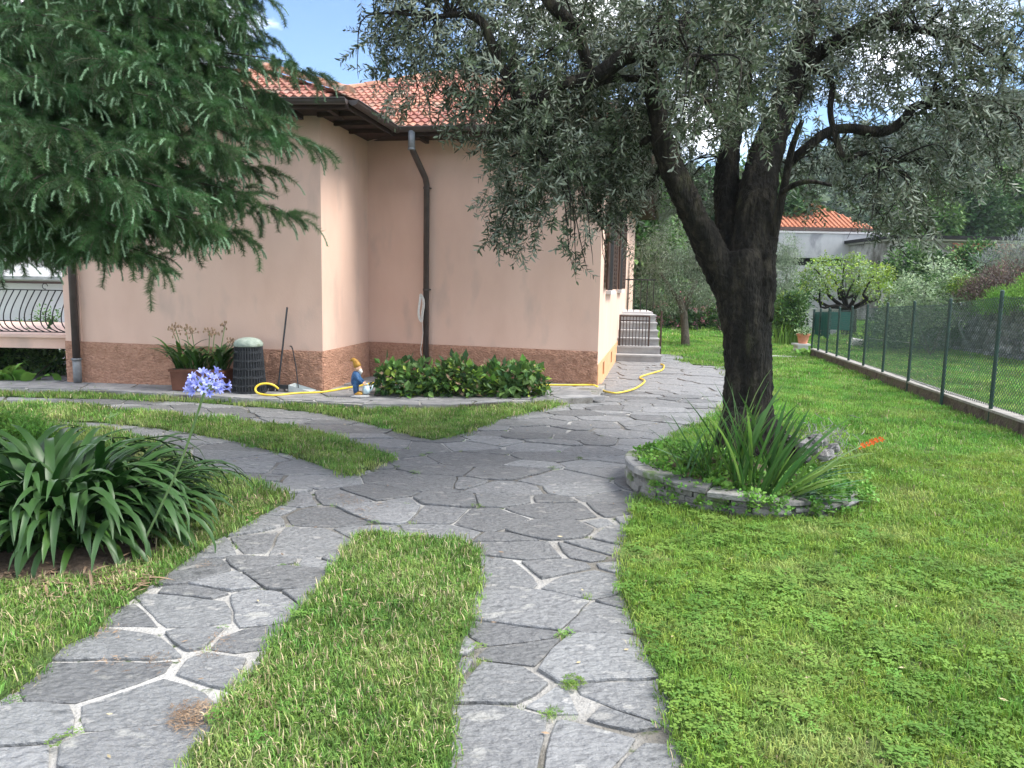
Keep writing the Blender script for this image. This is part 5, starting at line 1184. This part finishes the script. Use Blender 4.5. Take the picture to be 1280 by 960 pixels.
# things on the neighbour's lawn
bk = P(1071, 433.5, .03)
t = thing('white_bucket', bk, 'white bucket lying on the neighbouring lawn behind the fence', 'bucket')
b = MB(); b.tube([bk + Vector((-.16, 0, .13)), bk + Vector((.14, .02, .11))], [.13, .105], 14); b.build('shell', M['white'], t, smooth=False); b = MB(); b.tube([bk + Vector((-.16, -.13, .13)), bk + Vector((-.22, -.1, .03)), bk + Vector((-.16, .13, .13))], .006, 5); b.build('bucket_handle', M['iron'], t)
hn = P(1045, 416, .0); t = thing('garden_bench', hn, 'low pale stone bench in front of the green screen beyond the fence', 'bench')
b = MB(); b.box((hn.x, hn.y, .42), (1.0, .35, .07)); b.build('seat', M['concrete_l'], t)
for s_ in (-1, 1): b = MB(); b.box((hn.x + s_ * .36, hn.y, .19), (.12, .3, .38)); b.build('leg', M['concrete'], t)
# clothes line
p0, p1 = P(1079, 446, 0), P(1142, 440, 0); t = thing('washing_line', p0, 'thin pale line stretched low across the neighbouring lawn', 'line')
b = MB(); b.tube([vcol(P(1085, 440, 0), zat(P(1085, 440, 0), 423)), vcol(P(1160, 440, 0), zat(P(1160, 440, 0), 431))], .007, 4); b.build('cord', M['concrete_l'], t)
for x_, y_ in ((1085, 423), (1160, 431)): q = P(x_, 440, 0); b = MB(); b.tube([q, vcol(q, zat(q, y_ - 1))], .012, 5); b.build('stake', M['fence'], t)
# ================================================================== RIGHT BACKGROUND
gb = P(985, 428)
shrub('grey_shrub', 'tall silvery grey-green shrub just right of the big olive trunk', 'shrub', P(978, 421), [pblob(975, 350, 18, 40, 23.5, .6), pblob(968, 385, 18, 32, 23.5, .6), pblob(985, 320, 12, 22, 23.5, .4)], clump('lf_grey', .09, .025, .25, 40), 200, group=None)
shrub('round_shrub', 'rounded green shrub with yellow-green tips right of the big olive trunk', 'shrub', P(985, 420), [pblob(985, 393, 20, 24, 22, .5)], clump('lf_dark', .11, .06, .2, 24) + clump('lf_mid', .1, .05, .2, 24), 150, extra=((clump('lf_yellow', .08, .04, .12, 10), 40, 'tips'),))
ir = thing('iris_clump', P(985, 434), 'pale yellow-green clump of tall grassy leaves near the fence end', 'plant')
isw = [strap(.7, .035, R_(86), R_(random.uniform(30, 90)), seg=6).build('leaf', M['sword_l'], mesh_only=True) for _ in range(4)]
for px, n_ in ((975, 26), (986, 34), (997, 28)):
    c0 = P(px, 433)
    for k in range(n_): a = random.uniform(0, 6.3); place('leaf', random.choice(isw), ir, c0 + Vector((random.gauss(0, .1), random.gauss(0, .1), 0)), (0, 0, a), random.uniform(.7, 1.1))
lp = P(1008, 446)
bl = thing('leafy_plant', lp, 'broad bright green leafy plant at the foot of the potted plant by the fence', 'plant')
for k in range(40): place('leaf', random.choice(hl_), bl, lp + Vector((random.gauss(0, .14), random.gauss(.1, .1), 0)), (random.gauss(0, .2), random.gauss(0, .2), random.uniform(0, 6.3)), random.uniform(.5, .9))
sb_ = P(1000, 445); b = MB(); b.box((sb_.x + .12, sb_.y + .3, .12), (.26, .28, .26)); b.box((sb_.x + .12, sb_.y + .3, .265), (.36, .34, .04)); tag(b.build('stone_block', M['concrete_l'], org=(sb_.x, sb_.y + .3, 0)), 'pale stone block carrying the terracotta pot near the fence', 'block')
po = Vector((sb_.x + .16, sb_.y + .3, .285)); t = thing('flower_pot', po, 'terracotta pot with pale flowers on the stone block near the fence', 'plant pot')
b = MB(); b.lathe(po, [(.10, 0), (.145, .2), (.165, .2), (.165, .245), (.14, .245), (.13, .22)], 20); b.build('pot', M['terra_pot'], t)
crown(t, [(po + Vector((0, 0, .3)), (.18, .18, .09), 1)], clump('lf_mid', .06, .035, .08, 12) + clump('lf_pale', .05, .04, .07, 10), 26, name='plant')
eg = MB(); a_, c_ = P(962, 448.5, .0), P(996, 449.5, .0); eg.slab(a_ + Vector((0, 0, .07)), c_ + Vector((0, 0, .07)), c_ + Vector((0, .12, .07)), a_ + Vector((0, .12, .07)), .07); tag(eg.build('edging_stone', M['concrete_l'], org=a_), 'thin pale edging strip in the grass left of the stone block', 'edging')
# pollarded tree
pb0 = P(1061, 421)
Yp = pb0.y
brs = [(tw(pb0, [(1061, 400, Yp), (1060, 388, Yp)]), [.26, .24, .28])]
for ex, ey, mx_, my_ in ((1005, 345, 1030, 388), (1018, 335, 1035, 375), (1035, 335, 1048, 372), (1055, 330, 1056, 365), (1075, 335, 1068, 370), (1092, 345, 1080, 380), (1025, 360, 1040, 388), (1098, 358, 1088, 384), (1045, 350, 1050, 378), (1068, 350, 1066, 376)):
    y1 = Yp + random.uniform(-.8, .8); brs.append((catmull([PY(1060, 388, Yp), PY(mx_ + random.uniform(-5, 5), my_ - 6, y1), PY((mx_ + ex) / 2 + random.uniform(-9, 9), (my_ + ey) / 2 + random.uniform(-2, 12), y1), PY(ex, ey, y1)], 3), [.08, .07, .06, .055, .05, .045, .04, .035, .03, .02]))
shrub('pollarded_tree', 'low umbrella-shaped tree with twisted dark branches and yellow-green leaves', 'tree', pb0, [pblob(1052, 347, 50, 20, Yp, 1.3), pblob(1018, 358, 22, 18, Yp, .8), pblob(1088, 356, 20, 20, Yp, .8), pblob(1030, 330, 14, 10, Yp, .5), pblob(1062, 328, 18, 8, Yp, .5), pblob(1000, 355, 12, 14, Yp, .5)], clump('lf_yellow', .11, .06, .22, 14) + clump('lf_pale', .10, .05, .22, 14) + clump('lf_mid', .10, .05, .2, 10), 420, trunk=brs, bark='bark')
shrub('variegated_shrub', 'pale cream-variegated shrub behind the fence before the rubble wall', 'shrub', P(1165, 446), [pblob(1165, 365, 40, 40, 19.5, .9), pblob(1140, 385, 30, 35, 19.8, .8), pblob(1190, 375, 28, 28, 19.5, .7), pblob(1120, 400, 20, 28, 20, .6)], clump('lf_pale', .08, .05, .16, 20) + clump('lf_pale', .07, .045, .16, 16) + clump('lf_grey', .07, .04, .16, 20), 420, extra=((clump('lf_mid', .07, .04, .16, 16), 60, 'inner_leaves'),))
shrub('dark_bush', 'dark grey-green bush in the shade under the variegated shrub', 'bush', P(1150, 437), [pblob(1150, 415, 45, 22, 20.6, .7), pblob(1105, 415, 22, 25, 21, .5)], clump('lf_dark', .08, .04, .2, 22), 260)
shrub('climber_column', 'narrow bright yellow-green climber left of the variegated shrub', 'climber', P(1110, 432), [pblob(1110, 350, 7, 18, 22.5, .2), pblob(1111, 375, 8, 20, 22.5, .2)], clump('lf_yellow', .08, .05, .12, 14), 60)
shrub('ivy_mass', 'dark ivy and shrubs covering the left end of the brick garage', 'ivy', PY(1190, 400, 30), [pblob(1195, 340, 45, 26, 31, 1), pblob(1140, 335, 35, 28, 32, 1), pblob(1225, 325, 20, 20, 31, .6), pblob(1180, 370, 60, 25, 30, 1)], clump('lf_dark', .16, .10, .3, 24) + clump('lf_mid', .15, .09, .3, 18), 520)
# retaining wall of rubble with planting above
w0, w1 = P(1150, 433), P(1330, 462); wd_ = (w1 - w0).normalized(); wn = Vector((wd_.y, -wd_.x, 0)); WL = (w1 - w0).length; z0w, z1w = zat(w0, 384), zat(w1, 388)
rw = thing('rubble_wall', (w0 + w1) / 2, 'grey rubble stone retaining wall beyond the neighbouring lawn', 'wall')
b = MB(); c = (w0 + w1) / 2 - wn * .25; b.box((c.x, c.y, z1w / 2), (WL, .4, z1w), math.atan2(wd_.y, wd_.x)); b.build('core', M['concrete'], rw)
rocks = []
for k in range(8):
    b = MB(); b.ball((0, 0, 0), (.16, .12, .11), 8); b.v = [tuple(Vector(v) * (1 + .6 * noise.noise(Vector(v) * 9 + Vector((k * 3, 0, 0))))) for v in b.v]; rocks.append(b.build('stone', M['rubble'], mesh_only=True))
z = .08; nst = 0
while z < z1w - .05:
    s_ = random.uniform(0, .2)
    while s_ < WL:
        p = w0 + wd_ * s_ + wn * (-.03 + random.uniform(-.03, .02)); 
        if nst < 300: place('stone', random.choice(rocks), rw, (p.x, p.y, z + random.uniform(-.03, .03)), (random.uniform(-.3, .3), random.uniform(-.3, .3), math.atan2(wd_.y, wd_.x) + random.uniform(-.3, .3)), (random.uniform(.8, 1.2), .8, random.uniform(.8, 1.15))); nst += 1
        s_ += random.uniform(.24, .34)
    z += .185
b = MB(); c = (w0 + w1) / 2 - wn * .1; b.box((c.x, c.y, z1w + .03), (WL, .6, .06), math.atan2(wd_.y, wd_.x)); b.build('coping', M['concrete'], rw)
b = MB(); q = w0 - wn * .4; r_ = w1 - wn * .4; b.slab(vcol(q, z1w - .02), vcol(r_, z1w - .02), vcol(r_ - wn * 9 , z1w + 1.2), vcol(q - wn * 9, z1w + 1.2), .3); tag(b.build('bank', M['ground']), kind='structure')
shrub('lavender_bush', 'blue-grey lavender-like bush high on the bank at the right edge', 'bush', PY(1262, 350, 19), [pblob(1262, 330, 28, 20, 19, .7), pblob(1290, 315, 30, 24, 19, .7)], clump('lf_lav', .15, .012, .22, 40, up=.7) + clump('lf_grey', .10, .014, .2, 40, up=.5), 150)
shrub('purple_shrub', 'purple-brown shrub on the bank above the rubble wall', 'shrub', PY(1235, 380, 18), [pblob(1238, 358, 30, 13, 18, .6), pblob(1262, 345, 26, 10, 18.4, .6), pblob(1222, 370, 18, 9, 17.8, .5)], clump('lf_purple', .09, .025, .2, 30) + clump('lf_purple', .13, .02, .2, 20, up=.5), 170, extra=((clump('lf_mid', .07, .03, .12, 14), 26, 'green_leaves'),))
shrub('golden_shrub', 'small golden yellow-green shrub left of the purple shrub', 'shrub', PY(1200, 372, 18.6), [pblob(1203, 358, 13, 9, 18.6, .4)], clump('lf_yellow', .06, .03, .13, 20) + clump('lf_mid', .06, .03, .13, 20), 60)
shrub('green_groundcover', 'bright green feathery plants spilling over the rubble wall at the right', 'plant', PY(1265, 388, 16.6), [pblob(1262, 374, 26, 11, 16.6, .5), pblob(1292, 366, 22, 16, 16.6, .5), pblob(1235, 384, 14, 5, 17, .4)], clump('lf_bright', .07, .016, .13, 40, up=.4), 200)
# brick garage
g0, g1 = PY(1118, 293, 38), PY(1330, 293, 38); gz = g0.z
gar = thing('brick_garage', ((g0.x + g1.x) / 2, 40, 0), 'long flat-roofed brick building with a dark roof edge behind the shrubs', 'building')
b = MB(); b.box(((g0.x + g1.x) / 2, 41, (gz - .3) / 2), (g1.x - g0.x, 6, gz - .3)); b.build('wall', M['mortar'], gar)
b = MB(); b.box(((g0.x + g1.x) / 2, 40.9, gz - .12), (g1.x - g0.x + .6, 6.8, .16)); b.box(((g0.x + g1.x) / 2, 40.95, gz - .24), (g1.x - g0.x + .3, 6.4, .08), 0, 1); b.build('roof', [M['black'], M['concrete_l']], gar)
bb = MB(); z = gz - 2.6
rw_ = 0
while z < gz - .34:
    x = g0.x + 3 + (rw_ % 2) * .14
    while x < g1.x: bb.box((x, 37.99, z), (.26, .04, .07)); x += .28
    z += .085; rw_ += 1
tag(bb.build('bricks', M['brick'], gar), kind='stuff')
# orange-roofed house
YH = 45
fh = thing('orange_roofed_house', PY(1030, 400, YH), 'pale two-storey house with orange hip roof and grey parapet beyond the garden', 'house')
x0, x1 = PY(935, 283, YH).x, PY(1094, 283, YH).x; ez = PY(1020, 284, YH).z; rz_ = PY(1030, 251, YH + 4.5).z
cx = (x0 + x1) / 2
b = MB(); b.box((cx, YH + 5.2, ez / 2), (x1 - x0 - 1.0, 9, ez)); b.build('wall', M['concrete_l'], fh)
b = MB(); R0, R1 = Vector((cx - 1.0, YH + 4.5, rz_)), Vector((cx + 1.2, YH + 4.5, rz_)); e0, e1_, e2_, e3_ = Vector((x0, YH, ez)), Vector((x1, YH, ez)), Vector((x1, YH + 9.6, ez)), Vector((x0, YH + 9.6, ez))
b.add([e0, e1_, e2_, e3_, R0, R1], [(0, 1, 5, 4), (1, 2, 5), (2, 3, 4, 5), (3, 0, 4), (3, 2, 1, 0)]); rf = b.build('roof', M['farroof'], fh)
b = MB()
for k in range(26):                                    # tile courses as raised ribs
    x = x0 + .3 + k * (x1 - x0 - .6) / 25; t_ = min(1, (x - x0) / (R0.x - x0), (x1 - x) / (x1 - R1.x)); t_ = max(.03, t_)
    b.tube([Vector((x, YH - .02, ez + .03)), Vector((x, YH + 4.5 * t_, ez + (rz_ - ez) * t_ + .03))], .05, 5)
tag(b.build('tile_ribs', M['farroof'], rf), kind='stuff')
b = MB(); b.box((cx, YH - .05, ez - .1), (x1 - x0 + .1, .12, .16)); b.build('fascia', M['rust_iron'], fh)
pa, pc_ = PY(975, 291, YH - 2), PY(1111, 324, YH - 2); b = MB(); b.box(((pa.x + pc_.x) / 2, YH - .9, (pa.z + pc_.z) / 2), (pc_.x - pa.x, 2.2, pa.z - pc_.z)); b.build('parapet', M['parapet'], fh)
b = MB(); b.box(((pa.x + pc_.x) / 2, YH - .9, pa.z + .06), (pc_.x - pa.x + .2, 2.3, .10)); b.build('coping', M['concrete_l'], fh)
b = MB(); zz = PY(1050, 333, YH - 1).z; b.box(((pa.x + pc_.x) / 2, YH - .5, (pc_.z + zz) / 2 + .0), (pc_.x - pa.x - .8, 1.6, pc_.z - zz - .02)); b.build('shaded_gap', M['black'], fh)  # near-black box stands in for the shade under the parapet
b = MB(); b.box(((pa.x + pc_.x) / 2, YH - .8, zz / 2), (pc_.x - pa.x - .4, 2.0, zz - .02)); b.build('lower_wall', M['concrete_l'], fh)
gw = MB(); a_, c_ = P(1000, 420), P(1034, 419); gw.box(((a_.x + c_.x) / 2, a_.y + .15, .45), (c_.x - a_.x, .25, .9)); gw.box(((a_.x + c_.x) / 2, a_.y + .14, .93), (c_.x - a_.x + .06, .32, .05)); tag(gw.build('garden_wall', M['concrete_l'], org=(a_.x, a_.y, 0)), 'low pale garden wall behind the flower pot, left of the green screen', 'wall')
# ================================================================== HILLS
def ridge_mesh(name, Y0, Y1, prof, mat_, seed=0, rough_=1.):
    b = MB(); nx, ny = 90, 26; x0_, x1_ = -260, 420; vs = []
    for j in range(ny + 1):
        v = j / ny; y = Y0 + (Y1 - Y0) * v
        for i in range(nx + 1):
            x = x0_ + (x1_ - x0_) * i / nx; px = 640 + 960 * x / y; hh_ = np.interp(x / Y1, [p[0] for p in prof], [p[1] for p in prof]); z = hh_ * (math.sin(v * math.pi / 2) ** 1.2) + rough_ * 4 * v * noise.noise(Vector((x * .02 + seed, y * .02, 0)))
            vs.append((x, y, z - 2 * (1 - v)))
    b.add(vs, [(j * (nx + 1) + i, j * (nx + 1) + i + 1, (j + 1) * (nx + 1) + i + 1, (j + 1) * (nx + 1) + i) for j in range(ny) for i in range(nx)])
    o = b.build(name, mat_, smooth=True); tag(o, kind='structure'); return b.v, (nx, ny)
hz_ = lambda px, py, Y: (PY(px, py, Y).x / Y, PY(px, py, Y).z)
Yh = 260
prof = [(-2, 6), (-.7, 6), (.05, 14), (.2, 30)] + [hz_(x, y, Yh) for x, y in ((900, 262), (980, 235), (1060, 205), (1120, 185), (1200, 165), (1290, 148), (1400, 130))] + [(2, 62)]
hv, (nx, ny) = ridge_mesh('hill', 95, Yh, prof, M['ground'])
fc = []
for k in range(3):
    b = MB()
    for _ in range(300):
        d = Vector((random.gauss(0, 1), random.gauss(0, 1), abs(random.gauss(.2, .9)))).normalized(); p = Vector((d.x * 3.0, d.y * 3.0, d.z * 4.4 + 2)) * random.uniform(.75, 1.05) * (1 + .25 * noise.noise(d * 2.5 + Vector((k * 4, 0, 0))))
        t_ = d.cross(Vector((random.gauss(0, 1), random.gauss(0, 1), random.gauss(0, 1)))).normalized(); u_ = (t_.cross(d) + d * .3).normalized(); s_ = random.uniform(.35, .7)
        b.add([p - t_ * s_, p - u_ * s_, p + t_ * s_, p + u_ * s_], [(0, 1, 2, 3)])
    b.tube([Vector((0, 0, -1)), Vector((0, 0, 3.5))], .3, 5, 1); fc.append(source('forest_tree', b, [M['lf_forest'], M['bark2']]))
fpts = []
while len(fpts) < 5200:
    u = random.random() * nx; v = random.random() ** .8 * ny; i, j = int(u), int(v); q = hv[j * (nx + 1) + i]; q2 = hv[min(j + 1, ny) * (nx + 1) + min(i + 1, nx)]; p = Vector(q).lerp(Vector(q2), .5) + Vector((random.uniform(-3.7, 3.7), random.uniform(-3.1, 3.1), -.8))
    ppx = 640 + 960 * p.x / p.y
    if p.y > 95 and -100 < ppx < 1500 and (ppx > 740 or random.random() < .12): fpts.append(p)
tag(scatter('forest', fc, fpts, [(0, 0, random.uniform(0, 6.3)) for _ in fpts], [random.uniform(.7, 1.5) for _ in fpts], [random.randrange(3) for _ in fpts]), 'dense green woodland covering the hillside behind the gardens', 'forest', kind='stuff')
# ================================================================== GRASS
def tuft(mk, R, h, n, wd, straw=.06):
    b = MB()
    for _ in range(n):
        a = random.uniform(0, 6.283); r = R * math.sqrt(random.random()); p = Vector((r * math.cos(a), r * math.sin(a), 0)); hh_ = h * random.uniform(.5, 1.25); la = random.uniform(0, 6.283); ln = random.uniform(.15, 1.0) * hh_
        d = Vector((math.cos(la), math.sin(la), 0)); s_ = Vector((-d.y, d.x, 0)) * wd / 2; m_ = p + d * ln * .35 + Vector((0, 0, hh_ * .6)); t_ = p + d * ln + Vector((0, 0, hh_ * (.95 if ln < .6 * hh_ else .7)))
        b.add([p - s_, p + s_, m_ + s_ * .8, m_ - s_ * .8, t_], [(0, 1, 2, 3), (3, 2, 4)], 1 if random.random() < straw else 0)
    return source('grass_tuft', b, [M[mk], M['straw']])
def clover_src(n, R, s):
    b = MB()
    for _ in range(n):
        a = random.uniform(0, 6.283); r = R * math.sqrt(random.random()); c = Vector((r * math.cos(a), r * math.sin(a), random.uniform(.015, .035)))
        for j in range(3):
            aa = a + j * 2.094; d = Vector((math.cos(aa), math.sin(aa), random.uniform(-.1, .3))); t_ = Vector((-d.y, d.x, 0)); b.add([c, c + d * s * .6 + t_ * s * .4, c + d * s, c + d * s * .6 - t_ * s * .4], [(0, 1, 2, 3)])
    return source('clover', b, M['clover'])
G = {}
for mk in ('grass', 'grass_y', 'grass_far'):
    G[mk] = [tuft(mk, .05, .036, 20, .0035), tuft(mk, .045, .044, 15, .0042), tuft(mk, .055, .025, 24, .003, .16), tuft(mk, .04, .038, 14, .006, .0),
             tuft(mk, .12, .045, 60, .0055), tuft(mk, .12, .04, 60, .0065, .1), tuft(mk, .3, .05, 130, .011), tuft(mk, .7, .06, 260, .02)]
clv = [clover_src(16, .06, .014), clover_src(12, .06, .018)]
BANDS = [(1.5, 3.4, 1250, (0, 1, 2, 3), 1.), (3.4, 5.5, 900, (0, 1, 2, 3), 1.12), (5.5, 9, 150, (4, 5), 1.), (9, 14, 90, (4, 5), 1.25), (14, 24, 20, (6,), 1.), (24, 60, 4, (7,), 1.)]
agc = P(72, 697)
def sample(pg, near_only=None):
    PT = []; 
    for (r0_, r1_, dens, ids, s_) in BANDS:
        th = R_(41); area = th * (r1_ ** 2 - r0_ ** 2); n = int(area * dens); r = np.sqrt(rng.uniform(r0_ ** 2, r1_ ** 2, n)); a = rng.uniform(-th, th, n); X = r * np.sin(a); Y = r * np.cos(a)
        ok = inpoly(X, Y, pg); X, Y, r = X[ok], Y[ok], r[ok]
        k = ~(((X - agc.x) / .62) ** 2 + ((Y - agc.y) / .48) ** 2 < .85) & ~(np.hypot(X - ctr.x, Y - ctr.y) < RB - .03)
        # keep off the kerb
        u = (X - fp[1].x) * fdir.y - (Y - fp[1].y) * fdir.x; k &= ~((np.abs(u) < .11) & (Y < fp[-1].y))
        X, Y = X[k], Y[k]
        for x, y in zip(X, Y): PT.append((x, y, random.choice(ids), s_ * random.uniform(.75, 1.3)))
    return PT
LAB = {'right': 'short mown yellowish green grass of the big lawn right of the path', 'centre': 'mown grass of the strip between the two foreground stone tracks', 'left': 'grass left of the stone track round the strap-leaved clump', 'strip': 'narrow grass strip between the two stone tracks going left', 'upper': 'triangular grass patch in front of the low shrubs and pink wall'}
for k, pg in LW.items():
    PT = sample(pg)
    if k == 'right':
        def isy(x, y): return y < 7.3 + .5 * nf(Vector((x, y)), .8)
        sets = (('grass_y', [p for p in PT if isy(p[0], p[1])], LAB[k]), ('grass_far', [p for p in PT if not isy(p[0], p[1])], 'brighter green grass of the lawn beyond the olive and the fence'))
    else: sets = (('grass', PT, LAB[k]),)
    for mk, ps_, lab in sets:
        tag(scatter('grass', G[mk], [(p[0], p[1], .026) for p in ps_], [(random.gauss(0, .08), random.gauss(0, .08), random.uniform(0, 6.3)) for _ in ps_], [p[3] for p in ps_], [p[2] for p in ps_]), lab, 'grass', kind='stuff')
    cp_ = [p for p in PT if p[1] < 9 and random.random() < (.16 if k == 'right' else .04) * (1 + 1.6 * nf(Vector((p[0], p[1])), 1.6, 6)) * (.3 + .7 * (nf(Vector((p[0], p[1])), 5, 8) > -.1))]
    if cp_: tag(scatter('clover', clv, [(p[0], p[1], .03) for p in cp_], [(random.gauss(0, .1), random.gauss(0, .1), random.uniform(0, 6.3)) for _ in cp_], [random.uniform(.5, 1.0) * (1.25 if k == 'right' else .85) for p in cp_], [random.randrange(2) for p in cp_]), 'broad-leaved clover growing through the ' + {'right': 'big right lawn', 'centre': 'central grass strip', 'left': 'left lawn', 'strip': 'narrow left strip', 'upper': 'triangular patch by the house'}[k], 'clover', kind='stuff')
JW = [(729, 812, 6), (755, 860, 8), (700, 890, 4), (674, 940, 4), (673, 915, 4), (600, 838, 4), (718, 745, 2), (366, 712, 3), (225, 907, 3), (470, 655, 2), (735, 850, 3), (520, 575, 3), (690, 585, 3)]
cn = [q for d, cell in cells for q in cell if q.length < 9]
jp = []
for x, y, n_ in JW:
    c0 = P(x, y).to_2d(); q = min(cn, key=lambda v: (v - c0).length)
    for _ in range(n_): jp.append((q.x + random.gauss(0, .018), q.y + random.gauss(0, .018), .004))
for q in random.sample(cn, 130): jp.append((q.x, q.y, .003))
tag(scatter('joint_weeds', G['grass'][:4] + clv, jp, [(0, 0, random.uniform(0, 6)) for _ in jp], [random.uniform(.4, .8) for _ in jp], [random.randrange(6) for _ in jp]), 'small weeds sprouting from the joints of the flagstones', 'weeds', kind='stuff')
# edge fringe: blades leaning over the stone
for k in ('centre', 'strip', 'upper', 'left', 'right'):
    pg = LW[k]; fr_ = []
    for i in range(len(pg)):
        a, b_ = Vector(pg[i]), Vector(pg[(i + 1) % len(pg)]); l = (b_ - a).length
        if a.length > 11 or l > 3 or a.y < 1: continue
        for j in range(max(1, int(l / .028))):
            if random.random() < .75: p = a.lerp(b_, random.random()); fr_.append((p.x + random.gauss(0, .014), p.y + random.gauss(0, .014), .008))
    fr_ = [p for p in fr_ if not (k == 'right' and math.hypot(p[0] - ctr.x, p[1] - ctr.y) < RB)]
    mk = 'grass'; tag(scatter('grass_fringe', G[mk][:4], fr_, [(random.gauss(0, .2), random.gauss(0, .2), random.uniform(0, 6.3)) for _ in fr_], [random.uniform(.5, 1.1) for _ in fr_], [random.choice((0, 1, 2, 2, 3)) for _ in fr_]), 'ragged fringe of grass leaning over the stone edge of the ' + {'right': 'big right lawn', 'centre': 'central strip', 'left': 'left lawn', 'strip': 'narrow left strip', 'upper': 'triangular patch'}[k], 'grass', kind='stuff')

# ================================================================== HAZE
hzb = MB(); hzb.box((55, 132, 40), (800, 330, 84)); hm = bpy.data.materials.new('haze'); hm.use_nodes = True; ht_ = hm.node_tree; ht_.nodes.clear(); o_ = ht_.nodes.new('ShaderNodeOutputMaterial'); pv = ht_.nodes.new('ShaderNodeVolumePrincipled')
pv.inputs['Color'].default_value = (.80, .88, 1, 1); pv.inputs['Density'].default_value = .0003; ht_.links.new(pv.outputs[0], o_.inputs['Volume'])
tag(hzb.build('haze', hm), 'thin pale summer haze filling the air towards the hills', 'haze', kind='stuff')
sc.cycles.volume_bounces = 0; sc.cycles.volume_max_steps = 32

fl1 = [chips('dead', .05, .006, 1, .01), chips('straw', .045, .006, 1, .01)]
lp_ = [Vector((random.uniform(-2.5, 4.5), random.uniform(2.2, 9), 0)) for _ in range(230)]
for p in lp_: p.z = .05 if any(inpoly(np.array([p.x]), np.array([p.y]), pg)[0] for pg in LW.values()) else .018
flat_scatter('fallen_leaves', 'scattered small dry olive leaves lying on the lawn and flagstones', 'fallen leaves', fl1, [p for p in lp_ if math.hypot(p.x - ctr.x, p.y - ctr.y) > RB], (.6, 1.2))
